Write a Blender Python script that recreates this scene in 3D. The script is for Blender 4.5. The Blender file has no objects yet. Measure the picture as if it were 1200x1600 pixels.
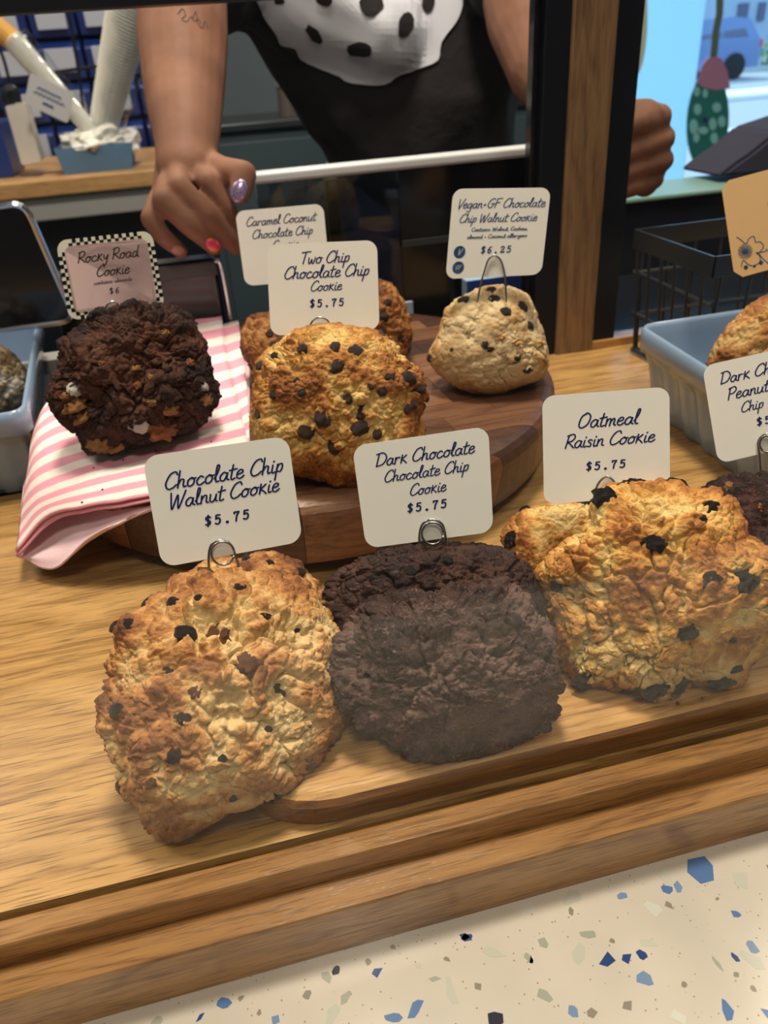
import bpy, bmesh, math, random
import numpy as np
from mathutils import Vector, Matrix
from mathutils.bvhtree import BVHTree

sc = bpy.context.scene
COL = sc.collection
# ------------------------------------------------------------------ camera
F = 1200.0                                   # focal length in pixels of a 1200x1600 frame
CAM = np.array([0, 0, .26])
def _basis(yaw, pitch, roll):
    y, p, r = np.radians([yaw, pitch, roll])
    f = np.array([np.sin(y)*np.cos(p), np.cos(y)*np.cos(p), -np.sin(p)])
    right = np.array([np.cos(y), -np.sin(y), 0]); up = np.cross(right, f)
    r2 = right*np.cos(r) - up*np.sin(r)
    return r2, np.cross(r2, f), f
RT, UP, FW = _basis(11.7, 31, 4.2)
cam_data = bpy.data.cameras.new('camera')
cam = bpy.data.objects.new('camera', cam_data); COL.objects.link(cam)
cam_data.sensor_fit = 'VERTICAL'; cam_data.sensor_height = 36; cam_data.lens = 36*F/1600
cam_data.clip_start = .01; cam_data.clip_end = 200
m = Matrix.Identity(4)
for i in range(3):
    m[i][0] = RT[i]; m[i][1] = UP[i]; m[i][2] = -FW[i]; m[i][3] = CAM[i]
cam.matrix_world = m
cam_data.dof.use_dof = True; cam_data.dof.focus_distance = .33; cam_data.dof.aperture_fstop = 14
sc.camera = cam
# ------------------------------------------------------------------ view, world, lights
sc.view_settings.view_transform = 'Standard'; sc.view_settings.look = 'None'
sc.view_settings.gamma = 1; sc.view_settings.use_curve_mapping = False
sc.view_settings.exposure = 0.0
sc.cycles.use_denoising = True
sc.cycles.max_bounces = 8; sc.cycles.transparent_max_bounces = 16
sc.cycles.sample_clamp_indirect = 4
w = bpy.data.worlds.new('sky'); sc.world = w; w.use_nodes = True
w.node_tree.nodes['Background'].inputs[0].default_value = (.62, .78, 1, 1)
w.node_tree.nodes['Background'].inputs[1].default_value = 1.8
def lamp(name, kind, loc, rot, energy, color, **k):
    d = bpy.data.lights.new(name, kind); d.energy = energy; d.color = color
    for a, b in k.items(): setattr(d, a, b)
    o = bpy.data.objects.new(name, d); COL.objects.link(o); o.location = loc; o.rotation_euler = rot
    return o
lamp('sun', 'SUN', (0, 0, 10), (math.radians(-48), math.radians(-14), 0), 5.0, (1, .96, .9), angle=.01)
CEIL = 1.75
CEIL_LAMPS = [(.15, .55), (-.9, .6), (1.2, .7), (.1, -.7), (.2, 1.9), (-1.2, 2.0)]
for i, (x, y) in enumerate(CEIL_LAMPS):
    lamp('ceiling_light', 'AREA', (x, y, CEIL-.06), (0, 0, 0), [31, 11, 9, 13, 14, 14][i], (1, .88, .72), shape='DISK', size=.34)

# ------------------------------------------------------------------ helpers
def V(a): return Vector([float(t) for t in a])
def ray(px, py): return FW + RT*(px-600)/F - UP*(py-800)/F
def az(px, py, z): d = ray(px, py); return V(CAM + d*(z-CAM[2])/d[2])
def ay(px, py, y): d = ray(px, py); return V(CAM + d*(y-CAM[1])/d[1])
def ax(px, py, x): d = ray(px, py); return V(CAM + d*(x-CAM[0])/d[0])
def ad(px, py, t): return V(CAM + ray(px, py)*t)
def link(name, me, mat=None, parent=None, smooth=False):
    o = bpy.data.objects.new(name, me); COL.objects.link(o)
    if mat is not None:
        for mm in (mat if isinstance(mat, (list, tuple)) else [mat]): me.materials.append(mm)
    if parent is not None: o.parent = parent
    if smooth: me.polygons.foreach_set('use_smooth', [True]*len(me.polygons))
    return o
def obj(name, bm, mat=None, parent=None, smooth=False):
    me = bpy.data.meshes.new(name); bm.normal_update(); bm.to_mesh(me); bm.free()
    return link(name, me, mat, parent, smooth)
def pyd(name, v, f, mat=None, parent=None, smooth=False):
    me = bpy.data.meshes.new(name); me.from_pydata([tuple(map(float, p)) for p in v], [], f); me.update()
    return link(name, me, mat, parent, smooth)
def empty(name, loc, rot=(0, 0, 0)):
    o = bpy.data.objects.new(name, None); COL.objects.link(o); o.empty_display_size = .01
    o.location = loc; o.rotation_euler = rot
    return o
def tag(o, label=None, cat=None, group=None, kind=None):
    if label: o['label'] = label
    if cat: o['category'] = cat
    if group: o['group'] = group
    if kind: o['kind'] = kind
    return o
def root(name, loc, label, cat, group=None): return tag(empty(name, loc), label, cat, group)
def adopt(o, parent):
    """Parent o (built in world space) to parent without moving it."""
    bpy.context.view_layer.update()
    o.parent = parent; o.matrix_parent_inverse = Matrix.Translation(parent.location).inverted()
    return o
def box(bm, a, b, bev=0, seg=2):
    a, b = V(a), V(b)
    r = bmesh.ops.create_cube(bm, size=1, matrix=Matrix.Translation((a+b)/2) @ Matrix.Diagonal((*[abs(t) for t in (b-a)], 1)))
    if bev:
        vs = r['verts']; es = {e for v in vs for e in v.link_edges}
        bmesh.ops.bevel(bm, geom=list(es), offset=bev, segments=seg, affect='EDGES', profile=.5)
    return bm
def BM(): return bmesh.new()
def tube(bm, pts, rad, n=8, caps=True):
    pts = [V(p) for p in pts]; rings = []
    rr = rad if isinstance(rad, (list, tuple)) else [rad]*len(pts)
    t0 = (pts[1]-pts[0]).normalized()
    a = t0.orthogonal().normalized()
    for i, p in enumerate(pts):
        t = (pts[min(i+1, len(pts)-1)]-pts[max(i-1, 0)]).normalized()
        a = (a - t*a.dot(t)).normalized(); b = t.cross(a)
        rings.append([bm.verts.new(p+(a*math.cos(2*math.pi*k/n)+b*math.sin(2*math.pi*k/n))*rr[i]) for k in range(n)])
    for r0, r1 in zip(rings, rings[1:]):
        for k in range(n): bm.faces.new((r0[k], r0[(k+1) % n], r1[(k+1) % n], r1[k]))
    if caps: bm.faces.new(rings[0][::-1]); bm.faces.new(rings[-1])
    return bm
def smoothline(p, n=6):
    p = [np.array(q, float) for q in p]
    if len(p) < 3: return p
    P = [2*p[0]-p[1]]+p+[2*p[-1]-p[-2]]; out = []
    for i in range(1, len(P)-2):
        for k in range(n):
            t = k/n
            out.append(.5*((2*P[i])+(-P[i-1]+P[i+1])*t+(2*P[i-1]-5*P[i]+4*P[i+1]-P[i+2])*t*t+(-P[i-1]+3*P[i]-3*P[i+1]+P[i+2])*t**3))
    return out+[p[-1]]
def solid_poly(bm, pts, off):
    """prism from a planar polygon pts extruded by the vector off"""
    a = [bm.verts.new(V(p)) for p in pts]; b = [bm.verts.new(V(p)+V(off)) for p in pts]
    bm.faces.new(a); bm.faces.new(b[::-1]); n = len(a)
    for i in range(n): bm.faces.new((a[i], b[i], b[(i+1) % n], a[(i+1) % n]))
    bmesh.ops.recalc_face_normals(bm, faces=bm.faces)
    return bm
# ---- materials
def mat(name, col, rough=.5, metal=0, spec=.5, bump=None, **k):
    m = bpy.data.materials.new(name); m.use_nodes = True
    b = m.node_tree.nodes['Principled BSDF']
    b.inputs['Base Color'].default_value = (*col, 1); b.inputs['Roughness'].default_value = rough
    b.inputs['Metallic'].default_value = metal; b.inputs['Specular IOR Level'].default_value = spec
    for a, v in k.items(): b.inputs[a].default_value = v
    if bump:
        nt = m.node_tree; n = nt.nodes.new('ShaderNodeTexNoise'); n.inputs['Scale'].default_value = bump[0]; n.inputs['Detail'].default_value = 4
        tc = nt.nodes.new('ShaderNodeTexCoord'); nt.links.new(tc.outputs['Object'], n.inputs['Vector'])
        bu = nt.nodes.new('ShaderNodeBump'); bu.inputs['Distance'].default_value = bump[1]
        nt.links.new(n.outputs[0], bu.inputs['Height']); nt.links.new(bu.outputs[0], b.inputs['Normal'])
    return m
class N:
    """small node-graph writer"""
    def __init__(s, name, **k): s.m = mat(name, (.5, .5, .5), **k); s.t = s.m.node_tree; s.b = s.t.nodes['Principled BSDF']
    def n(s, kind, **k):
        x = s.t.nodes.new('ShaderNode'+kind)
        for a, v in k.items():
            if a.startswith('_'): setattr(x, a[1:], v)
            elif a.startswith('i') and a[1:].isdigit(): s.put(x.inputs[int(a[1:])], v)
            else: s.put(x.inputs[a.replace('__', ' ')], v)
        return x
    def put(s, sock, v):
        if isinstance(v, bpy.types.NodeSocket): s.t.links.new(v, sock)
        elif isinstance(v, bpy.types.Node): s.t.links.new(v.outputs[0], sock)
        else: sock.default_value = v
    def ramp(s, fac, stops):
        r = s.t.nodes.new('ShaderNodeValToRGB'); s.put(r.inputs[0], fac); e = r.color_ramp.elements
        while len(e) < len(stops): e.new(.5)
        for i, (p, c) in enumerate(stops): e[i].position = p; e[i].color = (*c, 1) if len(c) == 3 else c
        return r
    def mix(s, fac, a, b, mode='MIX'):
        x = s.t.nodes.new('ShaderNodeMix'); x.data_type = 'RGBA'; x.blend_type = mode
        s.put(x.inputs[0], fac); s.put(x.inputs[6], a); s.put(x.inputs[7], b); return x.outputs[2]
    def math(s, op, a, b=0., c=0.):
        x = s.t.nodes.new('ShaderNodeMath'); x.operation = op; s.put(x.inputs[0], a); s.put(x.inputs[1], b); s.put(x.inputs[2], c); return x.outputs[0]
    def coords(s, scale=(1, 1, 1), rot=(0, 0, 0), kind='Object'):
        tc = s.t.nodes.new('ShaderNodeTexCoord'); mp = s.t.nodes.new('ShaderNodeMapping')
        s.t.links.new(tc.outputs[kind], mp.inputs[0]); mp.inputs['Scale'].default_value = scale; mp.inputs['Rotation'].default_value = rot
        return mp.outputs[0]
    def noise(s, vec, scale, detail=4, rough=.55, dist=0):
        return s.n('TexNoise', Vector=vec, Scale=scale, Detail=detail, Roughness=rough, Distortion=dist).outputs[0]
    def bump(s, h, dist, strength=1.):
        b = s.n('Bump', Height=h, Distance=dist, Strength=strength); s.t.links.new(b.outputs[0], s.b.inputs['Normal'])
    def color(s, c): s.put(s.b.inputs['Base Color'], c); return s
def wood(name, light, mid, dark, along='x', rough=.35, scale=1., contrast=1., coat=0., coords='Object'):
    g = N(name, rough=rough)
    st = {'x': (1, 9, 9), 'y': (9, 1, 9), 'z': (9, 9, 1)}[along]
    v = g.coords(tuple(t*scale for t in st), kind=coords)
    st2 = {'x': (4, 90, 90), 'y': (90, 4, 90), 'z': (90, 90, 4)}[along]
    v2 = g.coords(tuple(t*scale for t in st2), kind=coords)
    n1 = g.noise(v, 3.2, 3, .5, .6)
    rings = g.math('FRACT', g.math('MULTIPLY', n1, 6.5))
    rings = g.math('ABSOLUTE', g.math('SUBTRACT', rings, .5))
    fine = g.noise(v2, 5.0, 5, .65)
    base = g.ramp(g.math('ADD', g.math('MULTIPLY', rings, .62), g.math('MULTIPLY', fine, .66)), [(.2, dark), (.42, mid), (.8, light)])
    pores = g.ramp(g.noise(v2, 11.0, 3, .5), [(.36, (0, 0, 0)), (.47, (1, 1, 1))])
    patch = g.ramp(g.noise(v, 1.1, 2), [(.3, (.72, .70, .68)), (.62, (1.0, 1.0, 1.0))])
    c = g.mix(.35*contrast, base, pores, 'MULTIPLY'); c = g.mix(.8, c, patch, 'MULTIPLY')
    g.color(c); g.bump(pores, .00012, .6)
    if coat: g.b.inputs['Coat Weight'].default_value = coat; g.b.inputs['Coat Roughness'].default_value = .18
    return g.m
M = {}
M['oak'] = wood('oak deck', (.61, .37, .135), (.45, .25, .082), (.20, .092, .027), scale=1.0, rough=.36, contrast=1.5)
M['oak_trim'] = wood('oak trim', (.56, .30, .105), (.43, .215, .068), (.18, .075, .022), scale=1.3, rough=.27, coat=.5)
M['oak_post'] = wood('oak post', (.34, .20, .10), (.26, .15, .07), (.13, .07, .03), along='z', scale=1.0, rough=.5)
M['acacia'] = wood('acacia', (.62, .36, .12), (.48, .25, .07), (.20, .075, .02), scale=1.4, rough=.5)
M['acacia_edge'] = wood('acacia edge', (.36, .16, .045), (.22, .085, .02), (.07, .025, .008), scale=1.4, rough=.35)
M['back_wood'] = wood('counter wood', (.60, .36, .15), (.50, .28, .11), (.34, .17, .06), rough=.4)
for k, (a, b, c) in enumerate([((.15, .066, .036), (.095, .040, .022), (.04, .016, .01)), ((.22, .10, .05), (.145, .062, .03), (.06, .025, .013)),
                               ((.11, .05, .03), (.065, .028, .018), (.03, .012, .008)), ((.33, .16, .08), (.22, .098, .045), (.1, .04, .02))]):
    M['walnut%d' % k] = wood('walnut %d' % k, a, b, c, rough=.33, scale=2.2)
M['black'] = mat('black powder coat', (.004, .006, .011), .45, spec=.3)
M['black_gloss'] = mat('black glass panel', (.006, .006, .008), .12)
M['steel'] = mat('brushed steel', (.42, .42, .41), .45, .35)
M['alu'] = mat('aluminium edge', (.62, .66, .72), .22, 1)
M['wire'] = mat('wire', (.38, .37, .36), .25, 1)
M['white_rail'] = mat('white rail', (.75, .77, .80), .35)
M['card'] = mat('card stock', (.88, .86, .80), .38, bump=(40, .00005))
M['card_pink'] = mat('pink card stock', (.76, .55, .54), .4)
M['card_peach'] = mat('peach card stock', (.76, .50, .24), .3)
M['card_cream'] = mat('cream check', (.72, .70, .58), .4)
M['ink'] = mat('navy ink', (.020, .030, .20), .5)
M['ink_black'] = mat('dark brown ink', (.045, .022, .018), .5)
M['ink_blue'] = mat('blue print', (.03, .12, .32), .5)
M['ink_soft'] = mat('grey ink', (.16, .11, .12), .5)
M['ceramic'] = mat('pale blue glaze', (.25, .35, .50), .12, spec=.6)
M['wall'] = mat('painted wall', (.30, .36, .40), .8)
M['wall_dark'] = mat('blue grey wall', (.085, .115, .14), .7)
M['floor'] = mat('floor tiles', (.12, .11, .10), .5)
M['ceiling'] = mat('ceiling paint', (.6, .58, .55), .8)
M['glitter'] = None
# ------------------------------------------------------------------ numpy noise
def _hash(ix, iy, iz, s):
    h = (ix*374761393 + iy*668265263 + iz*2147483647 + s*1274126177) & 0xffffffff
    h = ((h ^ (h >> 13))*1274126177) & 0xffffffff
    h = ((h ^ (h >> 16))*2246822519) & 0xffffffff
    return (h ^ (h >> 15)) & 0xffffff
def vnoise(p, s=0):
    i = np.floor(p).astype(np.int64); f = p-i; u = f*f*f*(f*(f*6-15)+10); r = 0
    for dx in (0, 1):
        for dy in (0, 1):
            for dz in (0, 1):
                h = _hash(i[:, 0]+dx, i[:, 1]+dy, i[:, 2]+dz, s)/16777215.
                r = r + h*(u[:, 0] if dx else 1-u[:, 0])*(u[:, 1] if dy else 1-u[:, 1])*(u[:, 2] if dz else 1-u[:, 2])
    return r*2-1
def fbm(p, s=0, o=4, g=.5):
    r = 0; a = 1
    for k in range(o): r = r+a*vnoise(p*(2**k)+17.3*k, s+k); a *= g
    return r
def worley(p, s=0):
    i = np.floor(p).astype(np.int64); f = p-i
    d1 = np.full(len(p), 9.); d2 = np.full(len(p), 9.); idn = np.zeros(len(p))
    for dx in (-1, 0, 1):
        for dy in (-1, 0, 1):
            for dz in (-1, 0, 1):
                a, b, c = i[:, 0]+dx, i[:, 1]+dy, i[:, 2]+dz
                q = np.stack([dx+_hash(a, b, c, s)/16777215., dy+_hash(a, b, c, s+71)/16777215., dz+_hash(a, b, c, s+133)/16777215.], 1)-f
                d = np.sqrt((q*q).sum(1)); idv = _hash(a, b, c, s+211)/16777215.
                near = d < d1
                d2 = np.where(near, d1, np.minimum(d2, d)); idn = np.where(near, idv, idn); d1 = np.where(near, d, d1)
    return d1, d2, idn
_cs = {}
def cubesphere(n):
    """unit sphere of 6 n x n grids, welded"""
    if n in _cs: return _cs[n]
    t = np.tan(np.linspace(-1, 1, n+1)*math.pi/4); A, B = np.meshgrid(t, t, indexing='ij'); O = np.ones_like(A)
    faces = [(O, A, B), (-O, B, A), (B, O, A), (A, -O, B), (A, B, O), (B, A, -O)]
    P = np.concatenate([np.stack([a.ravel(), b.ravel(), c.ravel()], 1) for a, b, c in faces])
    P /= np.linalg.norm(P, axis=1)[:, None]
    key = np.round(P*1e5).astype(np.int64); _, first, inv = np.unique(key, axis=0, return_index=True, return_inverse=True)
    inv = inv.ravel(); q = []
    idx = np.arange((n+1)**2).reshape(n+1, n+1)
    g = np.stack([idx[:-1, :-1], idx[1:, :-1], idx[1:, 1:], idx[:-1, 1:]], -1).reshape(-1, 4)
    for k in range(6): q.append(inv[g+k*(n+1)**2])
    _cs[n] = (P[first], np.concatenate(q)); return _cs[n]
def npmesh(name, P, Q, attr=None):
    me = bpy.data.meshes.new(name); me.vertices.add(len(P)); me.vertices.foreach_set('co', P.astype(np.float32).ravel())
    me.loops.add(Q.size); me.loops.foreach_set('vertex_index', Q.astype(np.int32).ravel())
    me.polygons.add(len(Q)); me.polygons.foreach_set('loop_start', np.arange(0, Q.size, 4, dtype=np.int32))
    me.polygons.foreach_set('loop_total', np.full(len(Q), 4, np.int32)); me.polygons.foreach_set('use_smooth', np.ones(len(Q), bool))
    me.update(calc_edges=True); me.validate()
    for k, v in (attr or {}).items():
        a = me.attributes.new(k, 'FLOAT', 'POINT'); a.data.foreach_set('value', v.astype(np.float32))
    return me
#PART2
# ================================================================== room shell and setting
GY = .194                                    # plane of the front glass
FZ = -.95
def struct(o, label=None): o['kind'] = 'structure'; return o
bm = BM(); box(bm, (-2.6, -1.6, FZ-.05), (4.2, 3.0, FZ)); struct(obj('floor', bm, M['floor']))
bm = BM(); box(bm, (-2.6, -1.6, CEIL), (4.2, 3.0, CEIL+.05)); struct(obj('ceiling', bm, M['ceiling']))
bm = BM(); box(bm, (-2.6, 2.9, FZ), (1.35, 3.0, CEIL)); box(bm, (1.35, 2.9, FZ), (4.2, 3.0, FZ+.32)); box(bm, (1.35, 2.9, CEIL-.1), (4.2, 3.0, CEIL)); struct(obj('wall_back', bm, M['wall_dark']))
bm = BM(); box(bm, (-2.7, -1.6, FZ), (-2.6, 3.0, CEIL)); struct(obj('wall_left', bm, M['wall']))
bm = BM(); box(bm, (4.2, -1.6, FZ), (4.3, 3.0, CEIL)); struct(obj('wall_right', bm, M['wall']))
bm = BM(); box(bm, (-2.7, -1.7, FZ), (4.3, -1.6, CEIL)); struct(obj('unseen_wall_front', bm, mat('unseen dark wall', (.025, .032, .045), .8)))  # added unseen behind the camera, dark to cut sky haze on the glass
# storefront window in the back wall, its frame, clear glass and frosted blue film
def pane_mat(name, tint=(1, 1, 1), refl=1.0, rough=0.0, haze=None):
    m_ = bpy.data.materials.new(name); m_.use_nodes = True; t = m_.node_tree; t.nodes.clear()
    o = t.nodes.new('ShaderNodeOutputMaterial'); tr = t.nodes.new('ShaderNodeBsdfTransparent'); gl = t.nodes.new('ShaderNodeBsdfGlossy')
    tr.inputs[0].default_value = (*tint, 1); gl.inputs['Roughness'].default_value = rough
    lw = t.nodes.new('ShaderNodeLayerWeight'); lw.inputs[0].default_value = .5
    p = t.nodes.new('ShaderNodeMath'); p.operation = 'POWER'; t.links.new(lw.outputs['Facing'], p.inputs[0]); p.inputs[1].default_value = 5
    ma = t.nodes.new('ShaderNodeMath'); ma.operation = 'MULTIPLY_ADD'; t.links.new(p.outputs[0], ma.inputs[0]); ma.inputs[1].default_value = .94*refl; ma.inputs[2].default_value = .042*refl
    mx = t.nodes.new('ShaderNodeMixShader'); t.links.new(ma.outputs[0], mx.inputs[0]); t.links.new(tr.outputs[0], mx.inputs[1]); t.links.new(gl.outputs[0], mx.inputs[2])
    out = mx
    if haze:                                  # finger grease and breath film on the pane: a thin scattering layer
        df = t.nodes.new('ShaderNodeBsdfDiffuse'); df.inputs[0].default_value = (.8, .8, .8, 1)
        tc = t.nodes.new('ShaderNodeTexCoord'); mp = t.nodes.new('ShaderNodeMapping'); mp.inputs['Rotation'].default_value = (0, math.radians(25), 0); mp.inputs['Scale'].default_value = (4, 1, 14)
        no = t.nodes.new('ShaderNodeTexNoise'); no.inputs['Scale'].default_value = 3; no.inputs['Detail'].default_value = 3
        t.links.new(tc.outputs['Object'], mp.inputs[0]); t.links.new(mp.outputs[0], no.inputs['Vector'])
        rp = t.nodes.new('ShaderNodeMapRange'); rp.inputs[1].default_value = .45; rp.inputs[2].default_value = .8; rp.inputs[4].default_value = haze
        t.links.new(no.outputs[0], rp.inputs[0])
        m2 = t.nodes.new('ShaderNodeMixShader'); t.links.new(rp.outputs[0], m2.inputs[0]); t.links.new(mx.outputs[0], m2.inputs[1]); t.links.new(df.outputs[0], m2.inputs[2]); out = m2
    t.links.new(out.outputs[0], o.inputs[0]); return m_
M['glass'] = pane_mat('case glass', (.975, .985, .98), .85, 0, .015)
M['glass_window'] = pane_mat('window glass', (.80, .93, 1.0))
M['film'] = mat('frosted blue film', (.42, .72, .86), .6, **{'Transmission Weight': 0})
def film_mat():
    m_ = bpy.data.materials.new('blue film'); m_.use_nodes = True; t = m_.node_tree; t.nodes.clear()
    o = t.nodes.new('ShaderNodeOutputMaterial'); a = t.nodes.new('ShaderNodeBsdfTranslucent'); a.inputs[0].default_value = (.60, .80, .90, 1)
    b = t.nodes.new('ShaderNodeBsdfDiffuse'); b.inputs[0].default_value = (.5, .8, .95, 1)
    x = t.nodes.new('ShaderNodeMixShader'); x.inputs[0].default_value = .25; t.links.new(a.outputs[0], x.inputs[1]); t.links.new(b.outputs[0], x.inputs[2]); t.links.new(x.outputs[0], o.inputs[0]); return m_
M['film'] = film_mat()
win = struct(empty('window_1', (1.35, 2.92, FZ+.32))); win['label'] = 'storefront window with clear pane and pale blue film'
bm = BM()
for a, b in (((1.35, 2.9, FZ+.32), (1.39, 2.97, CEIL-.1)), ((4.1, 2.9, FZ+.32), (4.2, 2.97, CEIL-.1)), ((1.35, 2.9, FZ+.32), (4.2, 2.97, FZ+.37)), ((1.35, 2.9, CEIL-.15), (4.2, 2.97, CEIL-.1))): box(bm, a, b)
adopt(obj('window_frame', bm, M['white_rail']), win)
bm = BM(); box(bm, (1.39, 2.935, FZ+.37), (4.1, 2.941, CEIL-.15)); adopt(obj('glass_pane', bm, M['glass_window']), win)
bm = BM(); box(bm, (1.39, 2.930, FZ+.37), (1.92, 2.933, CEIL-.15)); adopt(obj('frosted_film', bm, M['film']), win)
# window sticker: an oval leafy green fruit with pale spots and a pink top on a stalk
def flat(name, pts, off, m_, parent=None):
    bm = BM(); solid_poly(bm, pts, off); o = obj(name, bm, m_)
    return adopt(o, parent) if parent else o
def oval(cx, cy, a, b, y, n=28, rot=0):
    out = []
    for k in range(n):
        t = 2*math.pi*k/n; x, z = a*math.cos(t), b*math.sin(t)
        out.append(ay(cx + x*math.cos(rot)-z*math.sin(rot), cy + x*math.sin(rot)+z*math.cos(rot), y))
    return out
M['st_green'] = mat('sticker green', (.02, .22, .20), .6); M['st_pink'] = mat('sticker pink', (.55, .26, .42), .6)
M['st_pale'] = mat('sticker pale', (.30, .72, .74), .6); M['st_brown'] = mat('sticker stalk', (.16, .22, .16), .6); M['st_cream'] = mat('sticker cream', (.72, .80, .62), .6)
st = root('window_sticker', ay(1105, 250, 2.92), 'green speckled oval fruit sticker with pink top on the storefront window', 'sticker')
flat('sticker_body', oval(1106, 190, 33, 78, 2.925, rot=.06), (0, .002, 0), M['st_green'], st)
flat('sticker_top', [ay(*p, 2.922) for p in ((1090, 130), (1098, 100), (1112, 85), (1128, 92), (1137, 112), (1141, 138), (1118, 141), (1100, 137))], (0, .002, 0), M['st_pink'], st)
flat('stalk', [ay(*p, 2.922) for p in ((1120, -40), (1132, -40), (1130, 20), (1124, 50), (1121, 88), (1110, 88), (1113, 50), (1119, 20))], (0, .002, 0), M['st_brown'], st)
for px, py, a, b in ((1089, 143, 5, 8), (1090, 171, 6, 9), (1120, 168, 7, 8), (1084, 198, 7, 12), (1114, 194, 6, 10), (1128, 190, 6, 9), (1099, 204, 8, 6), (1088, 215, 5, 8), (1116, 216, 6, 9), (1102, 146, 4, 7)):
    flat('spot', oval(px, py, a, b, 2.921, 12), (0, .001, 0), M['st_pale'], st)
flat('spot', oval(1102, 187, 4, 4, 2.919, 10), (0, .001, 0), M['ink'], st)
st2 = tag(flat('window_sticker', oval(992, 20, 20, 100, 2.925), (0, .002, 0), M['st_cream']), 'pale cream rounded window sticker beside the wooden post, above the fist', 'sticker')
# ---------------------------------------------------------------- street outside
M['asphalt'] = mat('sunlit pavement', (.42, .44, .46), .9); M['road_line'] = mat('road paint', (.95, .95, .95), .8)
M['outside_wall'] = mat('far facade', (.45, .55, .68), .8); M['far_glass'] = mat('far window', (.10, .12, .20), .2)
bm = BM(); box(bm, (-6, 3.05, FZ-.25), (45, 60, FZ-.15)); struct(obj('street', bm, M['asphalt']))
def gp(px, py): return az(px, py, FZ-.15)
bm = BM(); g_ = gp(1150, 203)
for (y0, y1, x0, x1) in ((g_.y-.12, g_.y+.12, g_.x-1.2, g_.x+6), ):
    box(bm, (x0, y0, FZ-.149), (x1, y1, FZ-.14))
tag(obj('road_marking', bm, M['road_line']), 'wide white painted line across the sunlit street', 'road marking')
bm = BM(); g_ = gp(1165, 155); box(bm, (g_.x-1.5, g_.y-.2, FZ-.15), (g_.x+6, g_.y+1.2, FZ-.05), .02)
tag(obj('curb_island', bm, M['road_line']), 'bright white curb island behind the parked car', 'curb')
fac = root('street_building', (12, 36, FZ-.15), 'pale blue building across the street with dark square windows', 'building')
bm = BM(); box(bm, (8, 36, FZ-.15), (40, 39.5, 9)); adopt(obj('facade', bm, M['outside_wall']), fac)
for px, py, w_, h_ in ((1162, 18, 20, 28), (1191, 18, 16, 30), (1060, 10, 14, 34)):
    a = ay(px-w_/2, py+h_/2, 35.9); b = ay(px+w_/2, py-h_/2, 35.9)
    bm = BM(); box(bm, (a.x, 35.9, a.z), (b.x, 36, b.z), .02); wf = adopt(obj('window', bm, M['far_glass']), fac)
def car(name, c, L, label, colm):
    r = root(name, c, label, 'car'); x0, y0, z0 = c
    prof = [(0, .28), (0, .72), (.05, .95), (.28, 1.45), (.75, 1.52), (1.9, 1.50), (2.55, 1.02), (3.5, .92), (3.75, .7), (3.78, .28)]
    W_ = 1.7
    def pt(u, v, t): return Vector((x0-u*L/3.78, y0+t, z0+v))
    bm = BM(); n = len(prof)
    lay = []
    for t, ins in ((0, .0), (.10, .0), (W_-.1, .0), (W_, .0)):
        lay.append([bm.verts.new(pt(u + (0), v, t + (0.22 if v > 1.1 and t < .5 else (-.22 if v > 1.1 else 0)))) for u, v in prof])
    for a, b in zip(lay, lay[1:]):
        for i in range(n): bm.faces.new((a[i], a[(i+1) % n], b[(i+1) % n], b[i]))
    bm.faces.new(lay[0][::-1]); bm.faces.new(lay[-1]); bmesh.ops.recalc_face_normals(bm, faces=bm.faces)
    adopt(obj('car_body', bm, colm), r)
    for pp in (((.42, 1.05), (.55, 1.38), (1.15, 1.42), (1.15, 1.05)), ((1.22, 1.05), (1.22, 1.42), (1.85, 1.42), (2.25, 1.05))):
        bm = BM(); solid_poly(bm, [pt(u, v, -.01 + (v-1.02)*.55) for u, v in pp], (0, .03, 0)); adopt(obj('side_window', bm, M['far_glass']), r)
    for u in (.75, 3.0):
        for t in (.05, W_-.2):
            bm = BM(); bmesh.ops.create_cone(bm, cap_ends=True, segments=24, radius1=.33, radius2=.33, depth=.2, matrix=Matrix.Translation(pt(u, .33, t)) @ Matrix.Rotation(math.pi/2, 4, 'X'))
            w2 = adopt(obj('wheel', bm, M['black']), r)
    bm = BM(); box(bm, pt(.03, .75, -.02), pt(-.03, .95, .12), .01); adopt(obj('tail_light', bm, mat('tail light', (.8, .03, .06), .3)), r)
    return r
p_ = gp(1176, 122); M['car_paint'] = mat('blue grey paint', (.16, .24, .46), .25)
car('parked_car', (p_.x+.1, p_.y, FZ-.15), 3.9, 'blue grey parked hatchback seen through the storefront window', M['car_paint'])
def shrub(c, r0, label, seed):
    rnd = random.Random(seed); r = root('street_shrub', c, label, 'shrub')
    bm = BM()
    for k in range(260):
        d = Vector((rnd.gauss(0, 1), rnd.gauss(0, 1), rnd.gauss(0, 1))).normalized()*r0*rnd.uniform(.55, 1); p = Vector(c)+Vector((0, 0, r0*.95))+d
        a = Vector((rnd.uniform(-1, 1), rnd.uniform(-1, 1), rnd.uniform(-1, 1))).normalized()*r0*.16; b = a.orthogonal().normalized()*r0*.1
        bm.faces.new([bm.verts.new(q) for q in (p-a, p+b, p+a, p-b)])
    o = adopt(obj('foliage', bm, mat('leaves %d' % seed, (.18, .34, .14), .6)), r); o['kind'] = 'stuff'
    bm = BM(); tube(bm, [c, Vector(c)+Vector((0, 0, r0))], .04); adopt(obj('stem', bm, M['st_brown']), r)
p_ = gp(1205, 112); shrub((p_.x+.5, p_.y+.4, FZ-.15), .62, 'bright green shrub beside the parked car', 3)

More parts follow.
